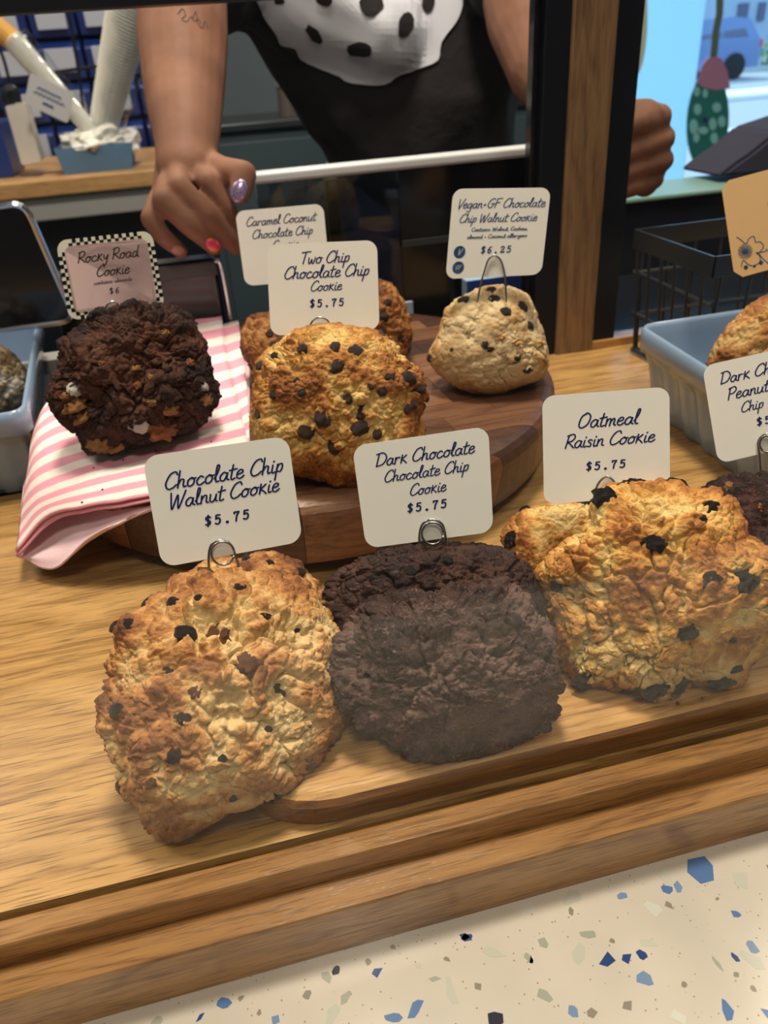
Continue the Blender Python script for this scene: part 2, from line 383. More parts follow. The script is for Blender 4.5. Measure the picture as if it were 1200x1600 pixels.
# ================================================================== display deck, trim, stone counter
L_, R_ = -1.1, 1.3
bm = BM(); box(bm, (L_, GY+.003, -.03), (R_, .66, 0)); struct(obj('display_deck', bm, M['oak'])); bpy.data.objects['display_deck']['label'] = 'golden oak display deck under the cookies'
TZ = .004
bm = BM(); y1, y2 = .181, .1685; zl = -.0075
box(bm, (L_, y1, -.03), (R_, GY-.003, TZ), .0012); t1 = obj('trim_1', bm, M['oak_trim']); struct(t1)
bm = BM(); box(bm, (L_, y2, -.05), (R_, y1, zl), .0014); t2 = obj('trim_2', bm, M['oak_trim']); struct(t2)
TY = -.0335
# terrazzo counter: slab, then stone chips set flush and a hair proud
g = N('terrazzo', rough=.16)
v = g.coords((1, 1, 1)); vo = g.n('TexVoronoi', Vector=v, Scale=420.); vo2 = g.n('TexVoronoi', Vector=v, Scale=190.)
sp = g.ramp(vo.outputs['Distance'], [(.10, (.52, .40, .30)), (.17, (1, 1, 1))])
sel = g.ramp(vo.outputs['Color'], [(.52, (1, 1, 1)), (.60, (0, 0, 0))])
c = g.mix(sel, g.mix(1.0, (.70, .645, .55, 1), sp, 'MULTIPLY'), (.70, .645, .55, 1))
cloud = g.ramp(g.noise(g.coords((1, 1, 1)), 14, 3), [(.35, (.90, .90, .90)), (.65, (1.03, 1.02, 1.0))])
g.color(g.mix(1.0, c, cloud, 'MULTIPLY')); M['terrazzo'] = g.m
cnt = root('stone_counter', (0, 0, TY-.04), 'cream terrazzo counter with blue and grey stone chips in front of the glass', 'counter')
bm = BM(); box(bm, (L_, .028, TY-.04), (R_, y2+.012, TY), .004); adopt(obj('counter_slab', bm, M['terrazzo']), cnt)
chipm = [mat('chip %d' % i, c_, .15) for i, c_ in enumerate([(.03, .07, .22), (.10, .20, .42), (.01, .012, .03), (.42, .42, .34), (.60, .60, .50), (.68, .68, .60), (.20, .30, .48), (.30, .27, .21)])]
rnd = random.Random(11); chips = []
hand = [(1095, 1358, 26, 1, 1), (1160, 1375, 24, 4, .6), (1040, 1370, 20, 4, .7), (1042, 1390, 11, 1, .8), (1060, 1385, 12, 6, .6), (894, 1402, 22, 4, .5), (944, 1385, 9, 6, .6), (972, 1400, 10, 6, .7),
        (770, 1488, 26, 4, .3), (905, 1490, 20, 4, .6), (948, 1500, 13, 0, .8), (978, 1497, 11, 0, .7), (1003, 1492, 9, 0, .8), (1150, 1428, 9, 1, .7), (1148, 1495, 9, 0, .5), (1175, 1480, 13, 6, .6), (1175, 1500, 20, 4, .6),
        (848, 1473, 10, 3, .8), (725, 1463, 9, 0, .7), (730, 1465, 10, 0, .6), (705, 1440, 20, 3, .4), (760, 1437, 9, 2, 1), (826, 1497, 11, 3, .6), (705, 1550, 24, 4, .4), (650, 1575, 17, 1, .5), (775, 1592, 12, 2, 1),
        (853, 1556, 14, 3, .6), (895, 1580, 10, 6, .8), (925, 1583, 8, 2, 1), (1137, 1580, 16, 1, .5), (615, 1590, 16, 1, .5), (463, 1520, 19, 4, .8), (525, 1516, 10, 2, .7), (590, 1520, 10, 0, .8), (510, 1528, 12, 3, .6),
        (540, 1558, 12, 3, .6), (520, 1585, 16, 4, .6), (350, 1567, 11, 1, .8), (408, 1535, 15, 4, .8), (367, 1543, 8, 1, .8), (312, 1590, 10, 0, .4), (443, 1520, 8, 0, .3), (300, 1548, 8, 0, .9), (430, 1593, 12, 6, .6), (245, 1597, 12, 3, .6), (575, 1503, 7, 1, .7), (678, 1530, 11, 3, .5), (746, 1540, 8, 5, .9),
        (1060, 1590, 14, 5, .7), (1020, 1420, 16, 5, .7), (830, 1500, 9, 5, .5), (1010, 1473, 17, 4, .4), (920, 1460, 15, 3, .4), (892, 1344+80, 8, 7, .6), (1045, 1415, 8, 7, .7), (1120, 1505, 12, 3, .3)]
for px, py, r_, mi, asp in hand:
    p = az(px, py, TY)
    if p.y < y2-.004: chips.append((p.x, p.y, r_/1200*.36*.82, mi, asp))
for k in range(1100):
    x, y = rnd.uniform(-.22, .42), rnd.uniform(.036, y2-.003); r_ = min(.0062, rnd.lognormvariate(math.log(.0023), .48))
    if all((x-a[0])**2+(y-a[1])**2 > (1.15*(r_+a[2])+.0015)**2 for a in chips): chips.append((x, y, r_, rnd.choices(range(8), [3, 2, 2, 5, 5, 4, 2, 4])[0], rnd.uniform(.35, .95)))
big = sorted(chips, key=lambda c: -c[2]); small_bm = BM()
def chip_poly(c, h):
    x, y, r_, mi, asp = c; n = rnd.randint(4, 7); a0 = rnd.uniform(0, 6.3); rot = rnd.uniform(0, 3.14); pts = []
    for i in range(n):
        t = a0+2*math.pi*(i+rnd.uniform(-.3, .3))/n; q = r_*rnd.uniform(.75, 1.15); u, v_ = q*math.cos(t), q*math.sin(t)*asp
        pts.append((x+u*math.cos(rot)-v_*math.sin(rot), y+u*math.sin(rot)+v_*math.cos(rot), TY+h))
    return pts
for i, c in enumerate(big):
    if i < 290:
        bm = BM(); solid_poly(bm, chip_poly(c, .00008), (0, 0, -.002)); adopt(obj('stone_chip', bm, chipm[c[3]]), cnt) if i < 1 else None
        if i >= 1:
            o = obj('stone_chip', bm, chipm[c[3]]); o.parent = cnt; o.matrix_parent_inverse = Matrix.Translation(cnt.location).inverted()
    else: solid_poly(small_bm, chip_poly(c, .00006), (0, 0, -.0015))
o = adopt(obj('stone_grit', small_bm, chipm[7]), cnt); o['kind'] = 'stuff'
# front glass of the case
bm = BM(); box(bm, (L_, GY-.0025, -.02), (R_, GY+.0025, .47)); gl = obj('glass_panel', bm, M['glass']); tag(gl, 'tall clear front glass of the pastry case, faintly smeared', 'glass panel')
# ================================================================== rear frame of the case
PY = .649
def pframe(name, x0, x1, y0, y1_, z0, z1, m_, label=None, cat=None, bev=.001, parent=None):
    bm = BM(); box(bm, (x0, y0, z0), (x1, y1_, z1), bev); o = obj(name, bm, m_)
    if parent: adopt(o, parent)
    elif label: tag(o, label, cat)
    return o
pframe('wooden_post', .313, .350, PY, PY+.03, -.03, .60, M['oak_post'], 'upright oak post at the back of the case beside the fist', 'post')
frL = root('door_frame', (.30, PY+.01, 0), 'black upright door frame on the near side of the oak post, behind the vegan cookie', 'frame')
pframe('frame_stile', .291, .3125, PY+.004, PY+.03, -.02, .60, M['black'], parent=frL)
pframe('frame_rail', -.9, .291, PY+.004, PY+.03, .296, .345, M['black'], parent=frL)
pframe('frame_gasket', .285, .291, PY+.012, PY+.024, -.02, .296, M['black_gloss'], parent=frL)
pframe('door_frame', .3505, .374, PY+.003, PY+.028, .0, .60, M['black'], 'black upright door frame between the oak post and the fist', 'frame')
pframe('threshold_strip', .350, 1.2, PY, PY+.02, 0, .008, M['oak_trim'], 'low oak strip along the back edge of the deck', 'strip')
# rear low door with white rail, and its dark panel
RD = .775
rd = root('low_door', (.2, RD, -.05), 'low black glass door with a white top rail behind the round board', 'door')
a = ay(398, 272, RD); b = ay(836, 240, RD); zt = (a.z+b.z)/2
bm = BM(); box(bm, (a.x-.002, RD, zt-.006), (b.x+.05, RD+.02, zt+.004), .003, 3); adopt(obj('top_rail', bm, M['white_rail']), rd)
bm = BM(); box(bm, (.20, RD+.006, -.05), (b.x+.05, RD+.012, zt-.004)); adopt(obj('door_panel', bm, M['black_gloss']), rd)
bm = BM(); box(bm, (.20, RD+.001, .088), (b.x+.03, RD+.004, .094)); adopt(obj('panel_bead', bm, mat('dark bead', (.03, .033, .036), .4)), rd)
M['smoke'] = pane_mat('smoked glass', (.42, .52, .58), 1.0)
bm = BM(); box(bm, (a.x, RD+.006, -.05), (.1995, RD+.012, zt-.004)); adopt(obj('smoked_pane', bm, M['smoke']), rd)
y_ = ay(520, 330, .80); pframe('yellow_stile', y_.x-.006, y_.x+.006, .795, .805, -.05, zt-.01, mat('olive yellow', (.16, .13, .012), .5), 'narrow olive yellow upright strip behind the smoked pane', 'strip')
# lidded black box under the hand
bb = root('black_bin', (-.05, .70, 0), 'black open-topped bin under the resting hand', 'bin')
bx0, bx1 = ay(112, 440, .72).x-.02, ay(336, 403, .72).x; bz = ay(336, 403, .72).z
bm = BM(); box(bm, (bx0, .72, -.03), (bx1, .745, bz), .003); adopt(obj('front_panel', bm, M['black_gloss']), bb)
bm = BM(); box(bm, (bx0, .716, bz-.014), (bx1, .720, bz-.002), .001); adopt(obj('rim_band', bm, mat('grey rim', (.045, .045, .045), .35)), bb)
bm = BM(); tube(bm, smoothline([(bx1, .716, bz-.001), (bx1+.004, .716, bz-.008), (bx1+.005, .714, .05), (bx1+.006, .712, -.02)]), .0022); adopt(obj('edge_bead', bm, M['alu']), bb)
# dark tilted panel with rounded silver edge at the far left
sp_ = root('tilted_panel', ay(60, 495, .70), 'dark tilted screen with rounded silver edge behind the left blue dish', 'panel')
def rounded(pts, rad, n=6):
    out = []; k = len(pts)
    for i in range(k):
        p, q, r_ = V(pts[i-1]), V(pts[i]), V(pts[(i+1) % k]); a_ = (p-q).normalized()*rad+q; b_ = (r_-q).normalized()*rad+q
        for j in range(n+1):
            t = j/n; out.append(a_*(1-t)**2+q*2*t*(1-t)+b_*t*t)
    return out
q4 = [ay(-140, 345, .70), ay(38, 316, .70), ay(118, 500, .70), ay(-100, 530, .70)]
out = rounded(q4, .012)
bm = BM(); solid_poly(bm, out, (0, .006, 0)); adopt(obj('screen', bm, M['black_gloss']), sp_)
bm = BM(); tube(bm, [p+Vector((0, -.001, 0)) for p in out[2:]]+[], .0028, 8); adopt(obj('silver_edge', bm, M['alu']), sp_)
s0, s1 = ay(40, 572, .775), ay(115, 566, .775)
pframe('door_track', -.8, .02, .765, .79, s0.z-.008, s0.z+.006, mat('grey track', (.36, .34, .32), .4), 'pale grey sliding door track behind the striped napkin', 'track')
pframe('case_base', -1.1, 1.3, .66, .98, -.12, -.03, M['black'], 'black cabinet top behind the oak deck', 'cabinet')
# blue and white carton behind the vegan cookie
ct = root('small_carton', ay(780, 470, .755), 'blue and white carton behind the vegan cookie', 'carton')
a, b = ay(728, 480, .755), ay(830, 425, .755)
bm = BM(); box(bm, (a.x, .752, -.03), (b.x, .768, b.z), .001); adopt(obj('carton_body', bm, mat('carton pale', (.35, .50, .68), .5)), ct)
bm = BM(); box(bm, (a.x, .7505, b.z-.022), (b.x-.003, .7518, b.z)); adopt(obj('blue_panel', bm, mat('carton blue', (.012, .04, .22), .5)), ct)
a, b = ay(618, 500, .755), ay(645, 470, .755); pframe('paper_slip', a.x, b.x, .754, .757, -.03, b.z, mat('slip', (.35, .42, .52), .6), 'small pale slip standing behind the caramel coconut cookie', 'slip')

# ================================================================== staff side: back counter and what stands on it
BY = 1.70
bc = root('back_counter', (-.6, BY, FZ), 'wooden topped staff counter with steel edge at the back left', 'counter')
zt2 = .087
bm = BM(); box(bm, (-1.6, BY, zt2-.03), (.02, BY+.5, zt2), .003); adopt(obj('worktop', bm, M['back_wood']), bc)
bm = BM(); box(bm, (-1.6, BY+.012, zt2-.075), (.02, BY+.03, zt2-.031), .003); adopt(obj('steel_apron', bm, M['steel']), bc)
bm = BM(); box(bm, (-1.6, BY+.05, FZ), (.02, BY+.5, zt2-.075)); adopt(obj('carcass', bm, M['black']), bc)
M['bin_blue'] = mat('bin blue', (.012, .035, .20), .35); M['label_white'] = mat('bin label', (.40, .44, .55), .6)
BNY = 2.25
rk = root('bin_rack', (-.3, BNY+.25, FZ), 'dark panel rack holding the blue storage bins', 'rack')
bm = BM(); box(bm, (-.62, BNY+.22, FZ), (.05, BNY+.245, .60)); adopt(obj('back_panel', bm, mat('rack navy', (.004, .007, .025), .6)), rk)
o_ = ay(65, 25, BNY); du = .108; dv = .088
for r_ in range(-1, 6):
    bm = BM(); box(bm, (-.62, BNY+.206, o_.z-.012-r_*dv), (.05, BNY+.22, o_.z+.010-r_*dv)); adopt(obj('hanging_rail', bm, M['bin_blue']), rk)
ROWS = ['top', 'second', 'third', 'fourth', 'lowest']
COLS = {-1: 'at the left edge of the view', 0: 'second from the left', 1: 'third from the left', 2: 'fourth from the left, beside the cup sleeve'}
for r_ in range(0, 5):
    for c_ in range(-1, 3):
        cx, cz = o_.x+.02+c_*du, o_.z-r_*dv
        e = root('storage_bin', (cx, BNY, cz-.045), 'blue storage bin in the %s row, %s' % (ROWS[r_], COLS[c_]), 'bin', 'blue storage bins on the back rack')
        bm = BM(); x0, x1 = cx-du/2+.004, cx+du/2-.004; z0, z1 = cz-.043, cz+.040
        solid_poly(bm, [(x0, BNY, z0), (x0, BNY-.012, z1-.02), (x0, BNY+.02, z1), (x0, BNY+.20, z1), (x0, BNY+.20, z0)], (x1-x0, 0, 0))
        bmesh.ops.bevel(bm, geom=bm.edges[:], offset=.003, segments=1, affect='EDGES'); adopt(obj('bin_body', bm, M['bin_blue']), e)
        bm = BM(); box(bm, (cx-.033, BNY-.018, cz-.028), (cx+.033, BNY-.011, cz+.022), .001); adopt(obj('label_window', bm, M['label_white']), e)
# wire stand in front of the bins
ws = root('wire_stand', ay(110, 200, 1.95), 'thin dark wire stand in front of the blue bins', 'wire stand')
for pts in ([(98, -20), (118, 80), (140, 250)], [(45, 118), (120, 108), (215, 95), (260, 88)], [(-10, 60), (8, 100), (30, 200)]):
    bm = BM(); tube(bm, smoothline([ay(*p, 1.98) for p in pts]), .0035, 6); adopt(obj('rod', bm, M['black']), ws)
# tissue box with white tissue
tb = root('tissue_box', (ay(150, 255, 1.78).x, 1.80, zt2), 'light blue box with white paper liner on the wooden back counter', 'box')
a, b = ay(100, 262, 1.76), ay(205, 250, 1.76)
bm = BM(); M['box_blue'] = mat('light blue card', (.20, .38, .60), .6)
wbx = [(a.x, 1.75, zt2), (b.x, 1.75, zt2), (b.x, 1.90, zt2), (a.x, 1.90, zt2)]; tpx = [(a.x-.008, 1.742, zt2+.048), (b.x+.008, 1.742, zt2+.048), (b.x+.008, 1.908, zt2+.048), (a.x-.008, 1.908, zt2+.048)]
va = [bm.verts.new(p) for p in wbx]; vb = [bm.verts.new(p) for p in tpx]; bm.faces.new(va[::-1])
for i in range(4): bm.faces.new((va[i], va[(i+1) % 4], vb[(i+1) % 4], vb[i]))
bmesh.ops.solidify(bm, geom=bm.faces[:], thickness=.002); adopt(obj('box_body', bm, M['box_blue']), tb)
M['paper'] = mat('white paper', (.80, .78, .72), .7, bump=(30, .002))
def crumple(name, c, rad, sx, sy, sz, seed, m_, parent, n=24, amp=.35):
    P, Q = cubesphere(n); h = 1+amp*fbm(P*2.2, seed, 3); h += .12*np.abs(vnoise(P*6, seed+5)); P2 = P*h[:, None]*np.array([sx, sy, sz])*rad
    o = link(name, npmesh(name, P2, Q), m_); o.location = c
    if parent: adopt(o, parent)
    return o
crumple('paper_liner', ((a.x+b.x)/2+.005, 1.82, zt2+.045), .058, 1.05, 1.1, .55, 5, M['paper'], tb)
# two long stacks of white paper cups standing out of the box
def cup_stack(p0, p1, r0, r1, label, seed, tip=None):
    p0, p1 = V(p0), V(p1); e = root('cup_stack', p0, label, 'cup stack', 'sleeves of stacked paper cups')
    n = 46; pts = []; rr = []
    for i in range(n*3+1):
        t = i/(n*3); pts.append(p0.lerp(p1, t)); rr.append((r0+(r1-r0)*t)*(1.0 if i % 3 else .80))
    bm = BM(); tube(bm, pts, rr, 18); o = adopt(obj('stacked_cups', bm, M['paper'], smooth=False), e)
    bm = BM(); d = (p1-p0); sl = []; sr = []
    for i in range(13):
        t = .02+.98*i/12; sl.append(p0+d*t+Vector((.012, -.004, 0))); sr.append((r0+(r1-r0)*t)*(1.08+.08*math.sin(i*2.1+seed)))
    tube(bm, sl, sr, 16); m_ = M['sleeve']; adopt(obj('plastic_sleeve', bm, m_, smooth=True), e)
    return e
M['sleeve'] = pane_mat('plastic sleeve', (.93, .95, .97), 1.2, .15)
cup_stack(ay(158, 212, 1.82), ay(212, -25, 1.74), .026, .044, 'tall sleeve of stacked white paper cups leaning right behind the blue box', 1)
e = cup_stack(ay(146, 208, 1.80), ay(20, 62, 1.86), .016, .022, 'long sleeve of stacked white paper cups leaning left over the hanging tag', 2)
bm = BM(); tube(bm, [ay(22, 66, 1.86), ay(-25, 25, 1.87)], .021, 16); adopt(obj('orange_end', bm, mat('orange paper', (.62, .32, .06), .6)), e)
# hanging tag
q = [ay(47, 113, 1.72), ay(116, 146, 1.72), ay(106, 193, 1.72), ay(38, 161, 1.72)]
tg = root('paper_tag', q[2], 'white paper tag with blurred blue writing hanging over the cups', 'tag')
bm = BM(); solid_poly(bm, rounded(q, .006), (0, .002, 0)); adopt(obj('tag_sheet', bm, mat('tag white', (.55, .54, .56), .6)), tg)
TAGQ = q
# white carton with black clip at left
wc = root('white_carton', ay(40, 255, 1.76), 'slim white carton with black top leaning at the far left of the back counter', 'carton')
bm = BM(); solid_poly(bm, rounded([ay(8, 166, 1.76), ay(38, 160, 1.76), ay(64, 252, 1.76), ay(34, 258, 1.76)], .003), (0, .06, 0)); adopt(obj('carton_body', bm, mat('carton white', (.60, .57, .52), .6)), wc)
bm = BM(); tube(bm, smoothline([ay(14, 164, 1.78), ay(12, 148, 1.78), ay(20, 142, 1.78), ay(24, 160, 1.78)]), .012, 10); adopt(obj('black_cap', bm, M['black']), wc)
bm = BM(); box(bm, (ay(-60, 260, 1.78).x, 1.80, zt2), (ay(14, 258, 1.78).x, 1.95, zt2+.10), .004); tag(obj('blue_crate', bm, M['bin_blue']), 'plain dark blue crate at the left edge of the back counter', 'crate')
# dark low region under the counter, grey cabinets behind the person
cb = root('grey_cabinet', (.45, 2.5, FZ), 'blue grey base cabinet behind the person', 'cabinet')
a = ay(400, 190, 2.5)
bm = BM(); box(bm, (.06, 2.5, FZ), (1.28, 2.88, a.z-.02), .003); adopt(obj('cabinet_body', bm, mat('cabinet grey', (.055, .085, .105), .5)), cb)
bm = BM(); box(bm, (.05, 2.48, a.z-.02), (1.29, 2.89, a.z), .003); adopt(obj('worktop', bm, mat('worktop grey', (.03, .035, .042), .3)), cb)
for k in range(3):
    x0 = .08+k*.4
    bm = BM(); box(bm, (x0, 2.488, FZ+.1), (x0+.38, 2.4995, a.z-.05), .002); dr = adopt(obj('door', bm, mat('cabinet front', (.05, .08, .10), .45)), cb)
    bm = BM(); tube(bm, [(x0+.34, 2.475, a.z-.25), (x0+.34, 2.475, a.z-.12)], .005); adopt(obj('handle', bm, M['steel']), dr)
p_ = ay(452, 172, 2.6)
for k, (dx, h_, c_, lb) in enumerate(((0, .05, (.12, .10, .09), 'short dark jar on the grey worktop behind the person'), (.07, .065, (.28, .30, .34), 'pale canister on the grey worktop behind the person'))):
    bm = BM(); bmesh.ops.create_cone(bm, cap_ends=True, segments=20, radius1=.03, radius2=.028, depth=h_*1.6, matrix=Matrix.Translation((p_.x+dx, 2.62, a.z+h_*.8)))
    e = root('jar', (p_.x+dx, 2.62, a.z), lb, 'jar'); adopt(obj('jar_body', bm, mat('jar %d' % k, c_, .4)), e)
    bm = BM(); bmesh.ops.create_cone(bm, cap_ends=True, segments=20, radius1=.031, radius2=.031, depth=.012, matrix=Matrix.Translation((p_.x+dx, 2.62, a.z+h_*1.6+.006))); adopt(obj('lid', bm, M['steel']), e)
# pale green ledge at the right and the dark draped bag on it
a, b = ay(1035, 305, .97), ay(1145, 300, .97)
gs = root('side_ledge', (.9, 1.2, FZ), 'pale green service ledge right of the fist', 'counter')
zg = (a.z+b.z)/2
bm = BM(); gy_ = az(1100, 274, zg).y; box(bm, (.48, .985, zg-.006), (1.6, gy_, zg), .002); adopt(obj('ledge_top', bm, mat('pale green top', (.22, .36, .30), .3)), gs)
bm = BM(); box(bm, (.482, .99, FZ), (1.59, gy_-.01, zg-.006)); adopt(obj('ledge_body', bm, M['black']), gs)
bg = root('dark_bag', (1.0, 1.3, zg), 'dark navy cloth bag slumped at the right of the green ledge', 'bag')
bm = BM(); pr = [ay(*p, 1.02) for p in ((1122, 277), (1150, 255), (1178, 236), (1215, 205), (1290, 180), (1330, 290))]
pr = [Vector((p.x, p.y, max(p.z, zg+.0005))) for p in pr]; solid_poly(bm, pr, (0, .10, 0)); bmesh.ops.bevel(bm, geom=bm.edges[:], offset=.005, segments=2, affect='EDGES'); adopt(obj('bag_body', bm, mat('navy cloth', (.022, .022, .045), .8)), bg)
# ceiling fixtures
for (x, y), wh in zip(CEIL_LAMPS, ('over the middle of the case', 'over the left end of the case', 'over the right end of the case', 'over the customer side', 'behind the person', 'over the back counter at the left')):
    e = root('ceiling_fixture', (x, y, CEIL), 'round white ceiling light '+wh, 'ceiling light', 'round ceiling lights')
    bm = BM(); bmesh.ops.create_cone(bm, cap_ends=True, segments=32, radius1=.17, radius2=.17, depth=.04, matrix=Matrix.Translation((x, y, CEIL-.02))); adopt(obj('housing', bm, M['white_rail']), e)
#PART3
# ================================================================== round walnut board
BC = Vector((.057, .5435, 0)); BR = .186; BZ0, BZ1 = .009, .052
rb = root('round_board', (BC.x, BC.y, 0), 'thick round dark walnut board under the back cookies', 'board')
def lathe(prof, n=96):
    bm = BM(); rings = []
    for r_, z in prof: rings.append([bm.verts.new((r_*math.cos(2*math.pi*k/n), r_*math.sin(2*math.pi*k/n), z)) for k in range(n)])
    for a, b in zip(rings, rings[1:]):
        for k in range(n): bm.faces.new((a[k], a[(k+1) % n], b[(k+1) % n], b[k]))
    bm.faces.new(rings[0][::-1]); bm.faces.new(rings[-1]); return bm
bprof = [(BR-.010, BZ0), (BR-.004, BZ0+.003), (BR-.002, BZ0+.010), (BR, BZ1-.012), (BR-.001, BZ1-.006), (BR-.0035, BZ1-.0025), (BR-.008, BZ1-.0005), (BR-.012, BZ1)]
disc = lathe(bprof)
rnd = random.Random(4); yv = -BR; row = 0
ang = math.radians(4)
while yv < BR:
    hgt = rnd.choice([.022, .026, .030]); xv = -BR-rnd.uniform(0, .05)
    while xv < BR:
        ln = rnd.uniform(.05, .10); g_ = .00018
        b2 = disc.copy()
        for co, no in (((xv+g_, 0, 0), (-1, 0, 0)), ((xv+ln-g_, 0, 0), (1, 0, 0)), ((0, yv+g_, 0), (0, -1, 0)), ((0, yv+hgt-g_, 0), (0, 1, 0))):
            if not b2.verts: break
            r = bmesh.ops.bisect_plane(b2, geom=b2.verts[:]+b2.edges[:]+b2.faces[:], plane_co=co, plane_no=no, clear_outer=True)
            es = [e for e in b2.edges if e.is_boundary]
            if es: bmesh.ops.holes_fill(b2, edges=es)
        if len(b2.faces) > 3:
            dz = rnd.uniform(-.00015, .00015)
            for v_ in b2.verts: v_.co.z += dz
            o = obj('board_block', b2, M['walnut%d' % rnd.choices(range(4), [5, 4, 4, 2])[0]]); o.parent = rb; o.rotation_euler[2] = ang
        else: b2.free()
        xv += ln
    yv += hgt; row += 1
disc.free()
for a_ in (45, 135, 225, 315):
    bm = BM(); bmesh.ops.create_cone(bm, cap_ends=True, segments=20, radius1=.014, radius2=.014, depth=BZ0+.0005, matrix=Matrix.Translation((BC.x+.13*math.cos(math.radians(a_)), BC.y+.13*math.sin(math.radians(a_)), (BZ0+.0005)/2)))
    adopt(obj('foot', bm, M['black']), rb)
# ================================================================== oblong acacia board under the front cookies
OX0, OX1, OY0, OY1, OZ = -.030, .48, .1985, .325, .0155
op = []
for cx, cy, a0 in ((OX0+.045, OY0+.045, 180), (OX1-.03, OY0+.03, 270), (OX1-.03, OY1-.03, 0), (OX0+.045, OY1-.045, 90)):
    rr_ = .045 if cx < .2 else .03
    for k in range(9):
        t = math.radians(a0+90*k/8); op.append((cx+rr_*math.cos(t), cy+rr_*math.sin(t)))
bm = BM(); lays = []
for ins, z in ((.0025, 0), (.0004, .0012), (0, .004), (0, OZ-.005), (.0012, OZ-.002), (.0035, OZ-.0004), (.006, OZ)):
    cxm, cym = (OX0+OX1)/2, (OY0+OY1)/2
    lays.append([bm.verts.new((x+ins*(1 if x < cxm else -1)*(1 if abs(x-cxm) > (OX1-OX0)/2-.045 else 0), y+ins*(1 if y < cym else -1), z)) for x, y in op])
for a, b in zip(lays, lays[1:]):
    for i in range(len(a)): bm.faces.new((a[i], a[(i+1) % len(a)], b[(i+1) % len(a)], b[i]))
bm.faces.new(lays[0][::-1]); bm.faces.new(lays[-1])
bm.normal_update()
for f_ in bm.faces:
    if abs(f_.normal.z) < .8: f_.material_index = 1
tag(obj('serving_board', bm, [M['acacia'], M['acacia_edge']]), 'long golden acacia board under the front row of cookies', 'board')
def on_board(x, y): return (x > OX0+.004) & (y > OY0) & (y < OY1)
# ================================================================== cookies
def dough(name, pale, gold, brown, deep, fine=900., bumpd=.0006, rough=.75, speck=None, gloss=None):
    g = N(name, rough=rough, spec=.3); v = g.coords()
    at = g.n('Attribute', _attribute_name='brown').outputs['Fac']
    n1 = g.noise(v, 260, 5, .65); n2 = g.noise(v, fine, 4, .7)
    f = g.math('ADD', at, g.math('MULTIPLY', g.math('SUBTRACT', n1, .5), .55)); f = g.math('ADD', f, g.math('MULTIPLY', g.math('SUBTRACT', n2, .5), .35))
    c = g.ramp(f, [(.12, pale), (.42, gold), (.70, brown), (1.0, deep)]).outputs[0]
    if speck:
        s = g.ramp(g.noise(v, 620, 3, .6), [(.60, (0, 0, 0)), (.68, (1, 1, 1))]); c = g.mix(s, c, (*speck, 1))
    g.color(c)
    h = g.math('ADD', g.math('MULTIPLY', n2, .45), g.math('MULTIPLY', n1, 1.0)); g.bump(h, bumpd*2.6, 1.0)
    return g.m
M['d_walnut'] = dough('choc chip walnut dough', (.74, .53, .25), (.60, .31, .105), (.36, .145, .048), (.15, .055, .024))
M['d_two'] = dough('two chip dough', (.76, .52, .19), (.58, .29, .075), (.36, .135, .03), (.17, .055, .018))
M['d_oat'] = dough('oatmeal dough', (.78, .58, .25), (.66, .37, .10), (.46, .19, .045), (.25, .085, .022))
M['d_dark'] = dough('dark chocolate dough', (.145, .084, .070), (.095, .052, .044), (.055, .028, .023), (.018, .008, .007), speck=(.20, .125, .10))  # pale specks put specular sparkle into the dough colour
M['d_dark2'] = dough('moist dark chocolate dough', (.075, .030, .020), (.048, .018, .012), (.026, .010, .008), (.012, .005, .005), speck=(.10, .05, .035), rough=.5)
M['d_rocky'] = dough('rocky road dough', (.10, .036, .019), (.058, .021, .012), (.032, .012, .008), (.010, .004, .004), speck=(.16, .055, .02))
M['d_caramel'] = dough('caramel dough', (.50, .24, .07), (.34, .13, .03), (.17, .05, .015), (.06, .02, .01), rough=.45)
M['d_vegan'] = dough('vegan dough', (.68, .52, .30), (.60, .42, .21), (.52, .31, .12), (.30, .15, .05), bumpd=.0003)
M['d_pb'] = dough('dark peanut butter dough', (.06, .022, .016), (.035, .012, .010), (.02, .008, .007), (.010, .004, .004), speck=(.12, .05, .03))
M['d_scone'] = dough('scone dough', (.70, .46, .18), (.56, .28, .09), (.40, .16, .045), (.26, .09, .03), rough=.5)
M['d_grey'] = dough('dusted dough', (.55, .50, .42), (.20, .14, .07), (.12, .075, .035), (.06, .035, .02))
M['choc'] = mat('chocolate', (.030, .011, .008), .30, bump=(300, .0003)); M['choc_dark'] = mat('black chocolate', (.018, .009, .010), .35, bump=(300, .0003))
M['raisin'] = mat('raisin', (.010, .006, .007), .28, bump=(500, .0012)); M['nut'] = mat('walnut piece', (.26, .095, .035), .6, bump=(400, .001))
M['marsh'] = mat('marshmallow', (.72, .68, .60), .5, bump=(200, .0004)); M['toast'] = mat('toasted marshmallow', (.62, .30, .09), .45, bump=(260, .0012)); M['almond'] = mat('almond piece', (.50, .18, .05), .6, bump=(300, .0012))
CH = {}
def inclusion_mesh(kind, k):
    key = (kind, k)
    if key in CH: return CH[key]
    P, Q = cubesphere(7 if kind in ('chip', 'raisin') else 12)
    if kind == 'chip': h = 1+.16*fbm(P*1.6, 40+k, 2); P2 = P*h[:, None]*np.array([1, .85, .6])
    elif kind == 'raisin': h = 1+.20*fbm(P*2.2, 60+k, 2)-.22*np.abs(vnoise(P*3.3, 80+k)); P2 = P*h[:, None]*np.array([1, .72, .6])
    elif kind == 'nut': h = 1+.38*fbm(P*2.4, 90+k, 4); P2 = P*h[:, None]*np.array([1, .8, .7])
    else: h = 1+.22*fbm(P*1.5, 120+k, 3); P2 = P*h[:, None]*np.array([1, .8, .6])
    CH[key] = npmesh(kind, P2, Q); return CH[key]
